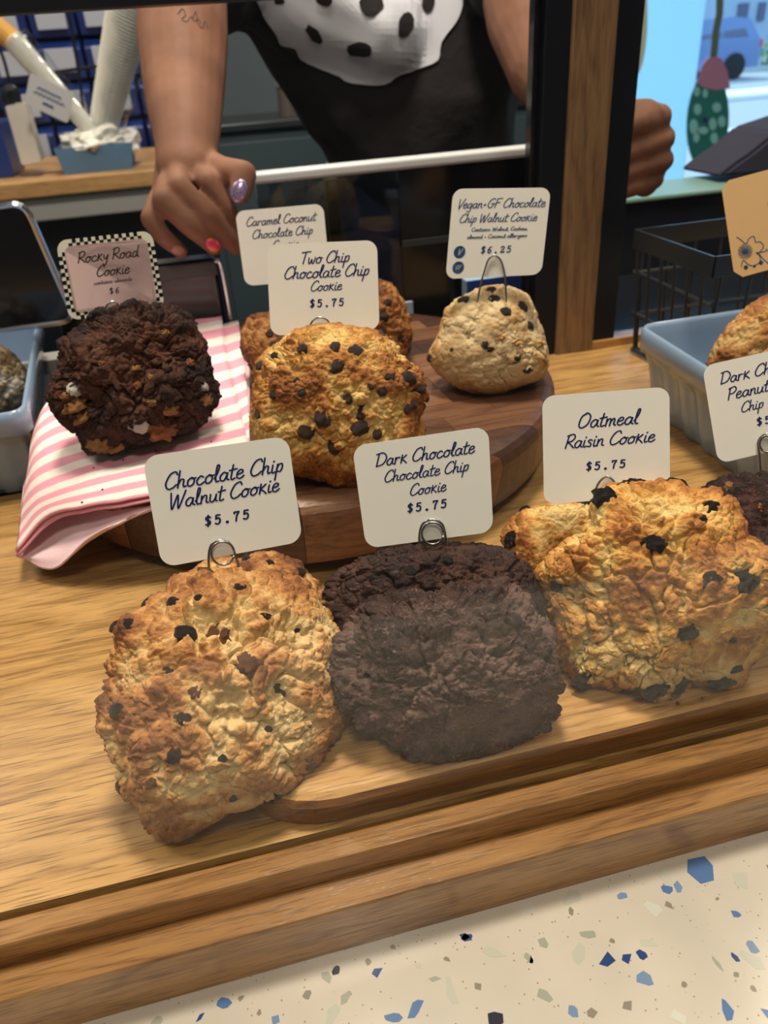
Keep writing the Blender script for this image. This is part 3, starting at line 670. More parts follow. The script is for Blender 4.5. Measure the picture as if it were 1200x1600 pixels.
def inside_outline(poly, c, n=180):
    """radius of the closed outline (in pixels) about c for n bearings"""
    P = np.array(smoothline(list(poly)+[poly[0]], 5))[:-1]-np.array(c); th = np.arctan2(-P[:, 1], P[:, 0]); rr_ = np.hypot(P[:, 0], P[:, 1])
    o_ = np.argsort(th); th, rr_ = th[o_], rr_[o_]; g_ = np.linspace(-math.pi, math.pi, n, endpoint=False)
    r = np.interp(g_, np.r_[th-2*math.pi, th, th+2*math.pi], np.r_[rr_, rr_, rr_])
    k = np.ones(5)/5; return g_, np.convolve(np.r_[r[-2:], r, r[:2]], k, 'valid')
COOKIES = {}
def cookie(key, label, group, outline, c, zbase, m_, seed, k=.75, n=96, thick=.62, amp=(1, 1, 1, 1), lumpf=2.6, zfloor=None, push=0, name='cookie', rmean=None, pale_bias=0., shine=None, depth=None):
    g_, rp = inside_outline(outline, c); r_px = rp.mean()
    d = ray(*c); t = (zbase-CAM[2])/(d[2]-k*r_px/F) if depth is None else depth
    t += push; C0 = CAM+d*t; Rm = r_px/F*t
    n_ax = -(d/np.linalg.norm(d)); u = RT-n_ax*(RT@n_ax); u /= np.linalg.norm(u); v = np.cross(n_ax, u)
    P, Q = cubesphere(n); th = np.arctan2(P[:, 1], P[:, 0]); rr_ = np.interp(th, np.r_[g_, g_[0]+2*math.pi], np.r_[rp, rp[0]])/F*t
    hz = np.hypot(P[:, 0], P[:, 1]); rad = Rm+(rr_-Rm)*np.clip(hz*1.25, 0, 1)**2
    ph = hz**.90
    a = P[:, 0]/np.maximum(hz, 1e-6)*ph*rad; b = P[:, 1]/np.maximum(hz, 1e-6)*ph*rad; cc = np.sign(P[:, 2])*np.abs(P[:, 2])**.85*Rm*thick
    X = a[:, None]*u+b[:, None]*v+cc[:, None]*n_ax
    S = X/Rm; Wp = S+.22*np.stack([fbm(S*2.3+9, seed+1, 4), fbm(S*2.3+31, seed+2, 4), fbm(S*2.3+57, seed+3, 4)], 1)
    wv = Wp-S; W2 = S+.35*wv; W3 = S+.12*wv
    d1, d2, i1 = worley(Wp*lumpf, seed); e1, e2, i2 = worley(W2*lumpf*2.7+5, seed+9); f1, f2, i3 = worley(W3*lumpf*6.5+3, seed+19)
    big_ = (1-np.clip(d1, 0, 1)**2)*(.35+.65*i1); mid = (1-np.clip(e1, 0, 1)**2)*(.2+.8*i2); sm = (1-np.clip(f1, 0, 1)**2)
    crack = np.exp(-((d2-d1)/.07)**2)*np.clip(fbm(S*2.1, seed+33, 2)*1.6+.35, 0, 1)
    crack2 = np.exp(-((e2-e1)/.10)**2)*np.clip(fbm(S*2.6, seed+35, 2)*1.5+.1, 0, 1)
    lo = fbm(S*1.9, seed+5, 3); fi = fbm(S*20, seed+7, 3); c1, c2, i4 = worley(W3*lumpf*15+8, seed+29); crumb = 1-np.clip(c1, 0, 1)**2; mid2 = fbm(S*6, seed+41, 3)
    h = .085*amp[0]*(big_-.45)+.048*amp[1]*(mid-.5)+.045*lo*amp[0]+.024*amp[2]*(sm-.5)*(.4+i3)+.010*amp[3]*fi+.015*amp[3]*(crumb-.5)+.014*amp[2]*mid2-.07*amp[1]*crack-.030*amp[1]*crack2
    edge_fade = 1
    nd = P[:, 0:1]*u+P[:, 1:2]*v+P[:, 2:3]*n_ax; nd /= np.linalg.norm(nd, axis=1)[:, None]
    X = X+nd*(h-.02)[:, None]*Rm
    Wd = X+C0
    zf = np.full(len(Wd), zbase) if zfloor is None else zfloor(Wd[:, 0], Wd[:, 1])
    under = Wd[:, 2] < zf+.0005; Wd[:, 2] = np.where(under, zf+.0005, Wd[:, 2])
    g0, dl = GY+.0032, .013; yy = Wd[:, 1]; Wd[:, 1] = np.where(yy < g0+dl, g0+dl*np.exp(np.clip((yy-g0-dl)/dl, -8, 0)), yy)
    hs = (h-h.mean())/h.std(); patch = fbm(S*2.4+4, seed+51, 3)
    brown = np.clip(.40+.13*hs+.42*patch+.12*mid2+.10*fi-.34*crack-.22*crack2+.20*(hz**4)+pale_bias+.20*np.clip(-nd[:, 2], 0, 1), 0, 1)
    base = V((C0[0], C0[1], zbase)); e = root(name, base, label, 'cookie', group)
    Lc = Wd-np.array(base); me = npmesh('dough', Lc, Q, {'brown': brown}); o = link('dough', me, m_); o.parent = e
    COOKIES[key] = (e, Wd, Q, C0, Rm, n_ax, u, v, BVHTree.FromPolygons([V(p) for p in Wd], Q.tolist()))
    return e
def put(key, kind, px, py, size, m_, name, rot=0., sink=.25, label=None):
    e, Wd, Q, C0, Rm, n_ax, u, v, bvh = COOKIES[key]
    d = V(ray(px, py)).normalized(); loc, nor, idx, dist = bvh.ray_cast(V(CAM), d)
    if loc is None: return
    s = size/F*dist*1.02
    rnd2 = random.Random(int(px*31+py)); nn = (nor+V(n_ax)*1.2).normalized()
    q = nn.to_track_quat('Z', 'Y') @ Matrix.Rotation(rot+rnd2.uniform(-.4, .4), 3, 'Z').to_quaternion()
    o = bpy.data.objects.new(name, inclusion_mesh(kind, rnd2.randint(0, 3))); COL.objects.link(o); o.parent = e
    if not o.data.materials: o.data.materials.append(m_)
    o.material_slots[0].link = 'OBJECT'; o.material_slots[0].material = m_
    o.location = loc-nn*s*sink-e.location; o.rotation_mode = 'QUATERNION'; o.rotation_quaternion = q; o.scale = (s, s*rnd2.uniform(.8, 1.1), s)
    if label: o['label'] = label
def scatter(key, kind, n, size, m_, name, seed, hide=True):
    e, Wd, Q, C0, Rm, n_ax, u, v, bvh = COOKIES[key]; r = random.Random(seed); k = 0
    while k < n:
        d = Vector((r.gauss(0, 1), r.gauss(0, 1), r.gauss(0, 1))).normalized()
        if d.z < -.3 or (hide and d.dot(V(n_ax)) > .15): continue
        loc, nor, idx, dist = bvh.ray_cast(V(C0)+d*.3, -d); k += 1
        if loc is None: continue
        s = size*r.uniform(.7, 1.2); o = bpy.data.objects.new(name, inclusion_mesh(kind, r.randint(0, 3))); COL.objects.link(o); o.parent = e
        if not o.data.materials: o.data.materials.append(m_)
        o.material_slots[0].link = 'OBJECT'; o.material_slots[0].material = m_
        o.location = loc-d*s*.2-e.location; o.rotation_mode = 'QUATERNION'; o.rotation_quaternion = d.to_track_quat('Z', 'Y'); o.scale = (s, s, s)
zf_front = lambda x, y: OZ*np.clip((x-(OX0-.035))/.038, 0, 1)
# -- choc chip walnut
cookie('A2', 'second golden walnut cookie mostly hidden behind the front chocolate chip walnut cookie', 'chocolate chip walnut cookies',
       [(300, 890), (338, 868), (372, 872), (400, 860), (440, 872), (475, 885), (503, 910), (520, 960), (500, 1010), (400, 1030), (300, 1000), (280, 930)], (402, 945), OZ, M['d_walnut'], 210, k=.8, n=64, pale_bias=.16)
cookie('A', 'large golden chocolate chip walnut cookie at the front left, against the glass', 'chocolate chip walnut cookies',
       [(345, 886), (300, 893), (265, 903), (232, 935), (213, 952), (185, 965), (178, 1000), (165, 1040), (174, 1075), (163, 1110), (172, 1145), (185, 1170), (205, 1212), (225, 1252), (252, 1288), (290, 1312), (345, 1316), (400, 1298), (440, 1266), (480, 1215), (520, 1160), (541, 1115), (522, 1075), (533, 1030), (530, 985), (505, 940), (470, 908), (430, 896), (385, 890)],
       (350, 1095), 0.0, M['d_walnut'], 77, k=.80, n=185, thick=.60, zfloor=zf_front, lumpf=2.5, push=.008, amp=(1.2, 1.15, 1, 1))
for px, py, s, kd in ((198, 975, 13, 0), (288, 992, 17, 0), (342, 992, 20, 1), (388, 1040, 20, 1), (436, 1078, 15, 0), (282, 1122, 14, 0), (274, 1180, 15, 0), (415, 965, 10, 0), (462, 985, 13, 0), (180, 1112, 12, 0), (350, 1185, 9, 0), (270, 940, 10, 0), (375, 918, 11, 0), (305, 1082, 9, 1), (262, 1050, 10, 0), (365, 1245, 9, 0), (420, 1140, 8, 0), (485, 1195, 9, 1), (310, 935, 8, 0), (235, 1225, 11, 1)):
    put('A', 'nut' if kd else 'chip', px, py, s, M['nut'] if kd else M['choc_dark'], 'walnut_piece' if kd else 'chocolate_chip', sink=.45)
for px, py, s in ((420, 880, 9), (470, 895, 10), (385, 875, 8)): put('A2', 'chip', px, py, s, M['choc'], 'chocolate_chip', sink=.3)
scatter('A', 'chip', 14, .004, M['choc'], 'chocolate_chip', 1); scatter('A2', 'chip', 10, .004, M['choc'], 'chocolate_chip', 2)
# -- dark chocolate
cookie('B2', 'dark chocolate cookie leaning behind the front dark chocolate cookie', 'dark chocolate cookies',
       [(508, 915), (530, 885), (562, 870), (600, 856), (660, 850), (715, 842), (762, 848), (790, 862), (832, 885), (836, 920), (850, 960), (800, 1020), (680, 1040), (560, 1020), (510, 965)], (672, 940), OZ, M['d_dark2'], 301, k=.80, n=130, thick=.5)
cookie('B', 'dark chocolate cookie pressed to the glass in the middle of the front row', 'dark chocolate cookies',
       [(530, 985), (562, 955), (610, 935), (680, 925), (745, 905), (800, 910), (838, 935), (866, 985), (876, 1045), (868, 1100), (850, 1150), (800, 1188), (740, 1203), (680, 1200), (620, 1170), (562, 1140), (524, 1090), (514, 1035)], (695, 1062), OZ, M['d_dark'], 347, k=.80, n=185, thick=.5, zfloor=zf_front, amp=(1.7, 1.7, 1.5, 1.4), pale_bias=-.10, push=.013)
for px, py, s in ((640, 890, 12), (700, 878, 10), (585, 900, 9), (800, 900, 9)): put('B2', 'chip', px, py, s, M['choc_dark'], 'chocolate_chip', sink=.4)
for px, py, s in ((560, 995, 10), (805, 968, 11), (795, 1165, 9), (640, 1178, 8), (535, 1060, 10), (850, 1060, 8)): put('B', 'chip', px, py, s, M['choc_dark'], 'chocolate_chip', sink=.45)
# -- oatmeal raisin
cookie('C2', 'smaller oatmeal raisin cookie peeking out at the left behind the big one', 'oatmeal raisin cookies',
       [(783, 830), (802, 808), (832, 792), (880, 785), (930, 790), (965, 830), (950, 890), (900, 925), (845, 915), (800, 875), (785, 850)], (872, 855), OZ, M['d_oat'], 402, k=.85, n=64, amp=(.7, .7, 1, 1))
cookie('C', 'big craggy golden oatmeal raisin cookie at the front right', 'oatmeal raisin cookies',
       [(925, 770), (958, 752), (1010, 752), (1060, 758), (1090, 762), (1135, 775), (1158, 808), (1160, 845), (1192, 868), (1202, 905), (1192, 935), (1204, 970), (1192, 1005), (1160, 1050), (1145, 1082), (1090, 1068), (1040, 1100), (1010, 1102), (965, 1078), (910, 1085), (878, 1040), (868, 990), (848, 935), (838, 885), (870, 850), (915, 812)], (1022, 925), OZ, M['d_oat'], 455, k=.78, n=185, thick=.66, zfloor=zf_front, amp=(1.15, 1.15, 1, .8), lumpf=2.8, pale_bias=.02, push=.008)
for px, py, s, r_ in ((945, 778, 22, .1), (1022, 850, 18, .3), (875, 915, 22, 1.2), (1112, 795, 20, .2), (1105, 905, 20, 1.2), (1162, 918, 27, 1.0), (1075, 988, 18, .4), (1142, 1000, 10, 0), (1020, 1078, 22, .2), (1060, 1075, 20, .5), (1125, 1065, 20, .3), (915, 1065, 20, .4), (1095, 812, 10, 0), (1150, 1045, 12, .4)):
    put('C', 'raisin', px, py, s, M['raisin'], 'raisin', rot=r_, sink=.30)
put('C2', 'raisin', 798, 843, 17, M['raisin'], 'raisin', rot=1, sink=.2)
scatter('C', 'raisin', 12, .006, M['raisin'], 'raisin', 3); scatter('C2', 'raisin', 8, .005, M['raisin'], 'raisin', 4)
# -- dark chocolate peanut butter
cookie('D', 'very dark chocolate peanut butter cookie at the right edge behind the oatmeal one', None,
       [(1090, 760), (1130, 742), (1190, 733), (1260, 745), (1310, 800), (1320, 880), (1290, 960), (1230, 1015), (1180, 1005), (1120, 960), (1085, 880), (1078, 800)], (1200, 870), OZ, M['d_pb'], 501, k=.8, n=90, thick=.6)
for px, py, s in ((1138, 763, 8), (1190, 795, 7)): put('D', 'nut', px, py, s, M['toast'], 'peanut_butter_chip', sink=.4)
# -- rocky road
cookie('E', 'dark craggy rocky road cookie with marshmallow on the striped napkin', None,
       [(180, 487), (205, 478), (240, 473), (270, 478), (300, 495), (318, 525), (322, 560), (336, 590), (334, 615), (322, 640), (318, 662), (280, 680), (240, 692), (190, 702), (135, 702), (122, 670), (98, 655), (83, 615), (92, 580), (103, 555), (107, 530), (140, 515), (155, 498)], (212, 592), BZ1+.008, M['d_rocky'], 604, k=.80, n=130, thick=.72, amp=(1.25, 1.35, 1.1, .8), lumpf=3.0)
for px, py, s, kk in ((118, 608, 12, 'm'), (212, 665, 15, 'm'), (118, 635, 15, 't'), (130, 650, 13, 't'), (252, 672, 21, 'a'), (265, 640, 12, 't'), (150, 695, 18, 't'), (180, 698, 14, 't'), (317, 605, 9, 'm'), (322, 625, 9, 't'), (212, 575, 8, 't'), (160, 570, 6, 'a'), (255, 520, 8, 't'), (295, 568, 8, 'a'), (235, 590, 6, 't'), (215, 602, 6, 'a'), (235, 630, 9, 't'), (105, 620, 8, 't')):
    m_, nm, kd = {'m': (M['marsh'], 'marshmallow', 'marsh'), 't': (M['toast'], 'toasted_marshmallow', 'nut'), 'a': (M['almond'], 'almond_piece', 'nut')}[kk]
    put('E', kd, px, py, s, m_, nm, sink=.35)
# -- caramel coconut pair, two chip, vegan
cookie('G1', 'caramel coconut cookie peeking out at the left behind the two chip cookie', 'caramel coconut cookies',
       [(378, 515), (390, 498), (415, 490), (450, 488), (490, 500), (505, 540), (490, 585), (440, 600), (395, 580), (378, 550)], (440, 545), BZ1, M['d_caramel'], 702, k=.8, n=70, amp=(1.1, 1.1, 1, 1))
cookie('G2', 'caramel coconut cookie standing behind the right side of the two chip card', 'caramel coconut cookies',
       [(545, 460), (575, 440), (610, 443), (632, 465), (640, 500), (643, 530), (632, 560), (590, 580), (545, 570), (530, 520)], (588, 510), BZ1, M['d_caramel'], 731, k=.85, n=80, amp=(1.1, 1.1, 1, 1))
for px, py, s in ((598, 515, 10), (598, 495, 9), (625, 530, 8), (605, 475, 8)): put('G2', 'chip', px, py, s, M['choc'], 'chocolate_chip', sink=.35)
for px, py, s in ((430, 540, 8), (420, 520, 8)): put('G1', 'chip', px, py, s, M['choc'], 'chocolate_chip', sink=.35)
cookie('F', 'golden two chip chocolate chip cookie in the middle of the round board', None,
       [(445, 525), (470, 513), (505, 507), (540, 510), (580, 518), (615, 535), (635, 562), (658, 585), (670, 615), (662, 650), (662, 690), (640, 725), (595, 750), (540, 760), (490, 745), (430, 728), (396, 690), (388, 650), (396, 600), (402, 570), (425, 545)], (530, 633), BZ1, M['d_two'], 808, k=.80, n=160, thick=.68, lumpf=2.7, amp=(.75, .9, 1, 1), pale_bias=-.07)
for px, py, s, r_ in ((523, 543, 12, 1.4), (556, 547, 15, .1), (528, 576, 15, .2), (500, 652, 18, -.7), (564, 672, 16, 0), (478, 676, 13, .1), (462, 595, 9, 1.5), (427, 617, 8, .3), (470, 614, 8, .2), (543, 622, 9, 1.4), (578, 604, 8, .2), (596, 610, 10, .2), (562, 640, 9, 1.2), (563, 650, 8, .5), (640, 590, 14, -.7), (655, 610, 11, .2), (430, 555, 7, .2), (407, 572, 11, .5), (405, 648, 11, .2), (518, 702, 12, -.7), (645, 633, 9, .4), (610, 590, 8, .2), (588, 678, 9, .1), (638, 640, 9, 1), (450, 705, 8, 0), (475, 545, 10, 0)):
    put('F', 'chip', px, py, s, M['choc'], 'chocolate_chip', rot=r_, sink=.35)
scatter('F', 'chip', 16, .004, M['choc'], 'chocolate_chip', 5)
cookie('H', 'pale domed vegan cookie with dark chips at the back right of the round board', None,
       [(735, 455), (765, 448), (800, 452), (828, 470), (842, 505), (856, 535), (860, 565), (848, 592), (815, 605), (770, 616), (730, 612), (695, 592), (672, 570), (668, 548), (685, 520), (690, 495), (708, 472)], (767, 536), BZ1, M['d_vegan'], 905, k=.80, n=100, thick=.78, amp=(.5, .55, .45, .35), pale_bias=-.14)
for px, py, s, r_ in ((789, 489, 11, -.7), (827, 510, 11, -.9), (814, 481, 12, -.7), (771, 469, 9, -.3), (724, 469, 10, .3), (769, 456, 9, 0), (758, 538, 8, -.4), (765, 545, 8, 1), (806, 560, 8, 1.1), (805, 566, 7, .4), (672, 558, 7, 1), (826, 578, 9, .3), (707, 547, 6, 1.2)):
    put('H', 'chip', px, py, s, M['choc_dark'], 'chocolate_chip', rot=r_, sink=.5)
for px, py, s in ((782, 525, 9), (806, 535, 8), (843, 537, 7)): put('H', 'nut', px, py, s, mat('pale walnut', (.50, .27, .09), .6), 'walnut_piece', sink=.5)
# ================================================================== glazed dishes (berry basket shape)
def dish(name, label, rim, zr, base_in, zb, wall=.004, flutes=5, lip=.017):
    """rim: 4 corners (x, y) counter-clockwise; straight lip, fluted wall tapering to the base"""
    r = root(name, ((rim[0][0]+rim[2][0])/2, (rim[0][1]+rim[2][1])/2, zb), label, 'dish')
    cx = sum(p[0] for p in rim)/4; cy = sum(p[1] for p in rim)/4
    def ring(inset, z, flute=0, cr=.014):
        pts = rounded([(p[0]+(cx-p[0])*0, p[1], 0) for p in rim], cr, 7); dens = []
        for i in range(len(pts)):
            a, b = pts[i], pts[(i+1) % len(pts)]; k = max(1, int((b-a).length/.0025))
            for j in range(k): dens.append(a.lerp(b, j/k))
        out = []; L_acc = 0
        for i, p in enumerate(dens):
            a, b = dens[i-1], dens[(i+1) % len(dens)]; tn = (b-a).normalized(); nn = Vector((-tn.y, tn.x, 0))
            if (Vector((cx, cy, 0))-p).dot(nn) < 0: nn = -nn
            L_acc += (dens[i]-dens[i-1]).length if i else 0
            f_ = flute*(.5+.5*math.tanh(3*math.cos(L_acc/.0235*2*math.pi)))
            q = p+nn*(inset+f_); out.append((q.x, q.y, z))
        return out
    hgt = zr-zb; tp = base_in
    spec = [(.0, zr-.0015, 0), (-.0012, zr-.004, 0), (-.0008, zr-lip, 0), (.0022, zr-lip-.0015, 0), (.003, zr-lip-.003, .0), (.0035+.15*tp, zr-lip-.010, .0018), (tp*.7, zb+.25*hgt, .0026), (tp, zb+.002, .0026), (tp+.002, zb, .002)]
    inner = [(tp+.004, zb+.004, 0), (wall+tp*.7, zb+.25*hgt, 0), (wall+.0015, zr-.012, 0), (wall, zr-.003, 0), (wall*.6, zr, 0), (wall*.25, zr, 0)]
    bm = BM(); rg = [[bm.verts.new(p) for p in ring(*s)] for s in spec[::-1]]; ri = [[bm.verts.new(p) for p in ring(*s)] for s in inner]
    n = len(rg[0]); bm.faces.new(rg[0][::-1]); bm.faces.new(ri[0])
    seq = rg+ri[::-1]
    for a, b in zip(seq, seq[1:]):
        for i in range(n): bm.faces.new((a[i], a[(i+1) % n], b[(i+1) % n], b[i]))
    bmesh.ops.recalc_face_normals(bm, faces=bm.faces)
    adopt(obj('dish_body', bm, M['ceramic'], smooth=True), r); return r
RZ = .070
rim = [(.252, .300), (.395, .300), (.408, .448), (.270, .448)]
a = az(1003, 508, RZ); b = az(1102, 572, RZ)
sl = (b.x-a.x)/(b.y-a.y)
rim = [(a.x+sl*(.300-a.y), .300), (a.x+.155, .300), (a.x+.160, a.y+.004), (a.x-.002, a.y+.003)]
dish('berry_dish', 'pale blue ribbed ceramic dish at the right holding a golden scone', rim, RZ, .016, 0)
a = az(57, 500, .066); b = az(42, 628, .066)
rim = [(b.x-.17, b.y-.02), (b.x+.001, b.y-.016), (a.x, a.y+.02), (a.x-.17, a.y+.02)]
dish('berry_dish', 'pale blue ceramic dish cut off by the left edge, holding a dusted pastry', rim, .066, .012, 0)
cookie('J', 'golden scone inside the right blue dish', None, [(1112, 562), (1122, 530), (1145, 500), (1168, 475), (1200, 462), (1250, 458), (1290, 500), (1300, 560), (1270, 620), (1200, 640), (1130, 610)], (1205, 545), .02, M['d_scone'], 951, k=.8, n=70, name='scone', depth=.50)
cookie('I', 'grey dusted brown pastry inside the left blue dish', None, [(-75, 560), (-40, 540), (0, 538), (25, 556), (38, 585), (38, 615), (20, 640), (-20, 655), (-70, 640), (-90, 600)], (-25, 598), .02, M['d_grey'], 977, k=.8, n=50, name='pastry', depth=.60)
COOKIES['J'][0]['category'] = 'scone'; COOKIES['I'][0]['category'] = 'pastry'
# ================================================================== wire basket
wb = root('wire_basket', (.45, .58, 0), 'black wire basket with flat metal rim behind the right blue dish', 'basket')
bx = .372; by = .632; bz = .112; bx2 = .60; by2 = .515
bm = BM()
for a, b in (((bx, by2, bz-.016), (bx+.0025, by, bz)), ((bx, by-.0025, bz-.016), (bx2, by, bz)), ((bx2-.0025, by2, bz-.016), (bx2, by, bz)), ((bx, by2, bz-.016), (bx2, by2+.0025, bz))): box(bm, a, b, .0005)
adopt(obj('rim_band', bm, mat('basket rim', (.018, .022, .026), .3)), wb)
wm = mat('basket wire', (.05, .055, .06), .35, .6)
def bwire(pts, r_=.0014, nm='wire'):
    bm = BM(); tube(bm, pts, r_, 6); adopt(obj(nm, bm, wm), wb)
for i in range(6):
    y = by2+.012+(by-by2-.02)*i/5; bwire([(bx+.001, y, bz-.016), (bx+.008, y, .004)]); bwire([(bx2-.001, y, bz-.016), (bx2-.008, y, .004)])
for i in range(9):
    x = bx+.010+(bx2-bx-.02)*i/8; bwire([(x, by-.001, bz-.016), (x, by-.008, .004)]); bwire([(x, by2+.001, bz-.016), (x, by2+.008, .004)])
for z, ins in ((.075, .004), (.038, .006), (.004, .008)):
    bwire([(bx+ins-.003, by-ins, z), (bx2-ins+.003, by-ins, z)], .0018); bwire([(bx+ins, by+.004-ins, z), (bx+ins, by2+ins-.004, z)], .0018)
    bwire([(bx2-ins, by-ins, z), (bx2-ins, by2+ins, z)], .0018); bwire([(bx+ins, by2+ins, z), (bx2-ins, by2+ins, z)], .0018)
# ================================================================== striped napkin
g = N('striped linen', rough=.9, spec=.2)
uvn = g.n('UVMap').outputs[0]; sx = g.n('SeparateXYZ', Vector=uvn).outputs
fr = g.math('FRACT', g.math('ADD', g.math('MULTIPLY', sx[1], 10.5), g.math('MULTIPLY', g.noise(uvn, 3, 2), .18)))
stp = g.ramp(fr, [(.40, (0, 0, 0)), (.46, (1, 1, 1)), (.90, (1, 1, 1)), (.97, (0, 0, 0))])
hatch = g.math('FRACT', g.math('MULTIPLY', sx[0], 190.)); ht = g.ramp(hatch, [(.25, (.90, .90, .90)), (.5, (1, 1, 1))])
pk = g.mix(1.0, (.86, .38, .48, 1), ht, 'MULTIPLY')
g.color(g.mix(stp, (.88, .78, .74, 1), pk)); g.bump(g.noise(g.coords(), 1500, 2), .0003, .6); M['linen'] = g.m
M['linen_back'] = mat('pale pink linen', (.84, .60, .65), .9, spec=.2, bump=(1500, .0003))
def interp_rows(rows, n, mrow):
    cols = [smoothline(r_, 8) for r_ in rows]; k = len(cols[0]); out = []
    for j in range(k): out.append(smoothline([c_[j] for c_ in cols], 8))
    return np.array(out)                     # [along row][across rows]
def cloth(name, rows, parent, uvscale=(1, 1), uvoff=(0, 0), thick=.0012, rip=.0006, seed=0, mm=None):
    G = interp_rows(rows, 0, 0); a, b, _ = G.shape; P = G.reshape(-1, 3)
    P = P+np.array([0, 0, 1])*(rip*fbm(P*60, seed, 2))[:, None]
    idx = np.arange(a*b).reshape(a, b); Q = np.stack([idx[:-1, :-1], idx[1:, :-1], idx[1:, 1:], idx[:-1, 1:]], -1).reshape(-1, 4)
    me = npmesh(name, P, Q); uv = me.uv_layers.new(name='UVMap')
    U, W_ = np.meshgrid(np.linspace(0, 1, a), np.linspace(0, 1, b), indexing='ij'); uvs = np.stack([U.ravel()*uvscale[0]+uvoff[0], W_.ravel()*uvscale[1]+uvoff[1]], 1)
    li = np.zeros(len(me.loops), np.int32); me.loops.foreach_get('vertex_index', li); uv.data.foreach_set('uv', uvs[li].astype(np.float32).ravel())
    o = link(name, me, mm or M['linen']); md = o.modifiers.new('thick', 'SOLIDIFY'); md.thickness = thick; md.offset = -1
    return adopt(o, parent) if parent else o
nz = BZ1+.0065
nap = root('napkin', (-.06, .52, BZ1), 'pink and white striped folded napkin draped over the left of the round board', 'napkin')
def rowpts(right_px, left_px, mids, edge_z, loop, under):
    return None
# rows run from the right edge over to the left fold and back underneath; successive rows go from the back to the front
def nrow(pxs, zs): return [az(x, y, z) for (x, y), z in zip(pxs, zs)]
rows = [nrow([(345, 480), (290, 492), (220, 520), (150, 552), (108, 580), (92, 600)], [nz, nz, nz, nz, nz-.001, nz-.006]),
        nrow([(352, 545), (290, 560), (210, 585), (120, 615), (72, 640), (55, 662)], [nz, nz, nz, nz, nz-.002, nz-.010]),
        nrow([(368, 615), (300, 635), (210, 660), (110, 682), (60, 705), (42, 735)], [nz, nz, nz, nz-.001, nz-.006, nz-.020]),
        nrow([(385, 680), (310, 700), (215, 722), (120, 745), (58, 770), (33, 800)], [nz, nz, nz-.001, nz-.004, nz-.014, nz-.030]),
        nrow([(390, 735), (310, 758), (228, 774), (140, 790), (72, 808), (24, 862)], [nz-.001, nz-.001, nz-.002, nz-.009, nz-.020, nz-.038])]
cloth('top_layer', rows, nap, (1, 1), seed=1)
d_ = Vector((0, 0, -.0032))
rows_b = [[p+d_ for p in r_] for r_ in rows]
rows_b[-1] = nrow([(390, 743), (310, 766), (228, 783), (145, 797), (80, 815), (25, 870)], [nz-.004, nz-.004, nz-.005, nz-.012, nz-.023, nz-.041])
cloth('second_layer', rows_b, nap, (1, 1), (0, .02), seed=1)
lowz = nz-.0068
rows_c = [nrow([(390, 560), (300, 600), (200, 640), (110, 680), (55, 715), (36, 760)], [nz-.006]*3+[nz-.008, nz-.02, nz-.030]),
          nrow([(390, 690), (300, 710), (220, 735), (130, 770), (62, 815), (28, 850)], [nz-.006, nz-.006, nz-.008, nz-.020, nz-.036, nz-.042]),
          nrow([(392, 735), (312, 762), (228, 790), (150, 830), (90, 862), (30, 870)], [nz-.006, nz-.007, nz-.010, nz-.026, nz-.040, nz-.0445]),
          nrow([(392, 752), (312, 778), (232, 798), (140, 838), (80, 890), (26, 866)], [nz-.0065, nz-.008, nz-.011, nz-.025, nz-.048, nz-.044])]
cloth('bottom_layer', rows_c, nap, (1, .9), (0, .3), seed=2, mm=M['linen_back'])
rows_d = [nrow([(372, 500), (352, 505), (330, 515)], [nz-.002, nz-.003, nz-.004]), nrow([(382, 570), (362, 578), (340, 585)], [nz-.002, nz-.003, nz-.004]),
          nrow([(388, 640), (368, 650), (350, 655)], [nz-.002, nz-.003, nz-.004]), nrow([(391, 715), (380, 720), (360, 725)], [nz-.003, nz-.003, nz-.004])]
cloth('side_fold', rows_d, nap, (.2, .8), (0, .1), seed=3)
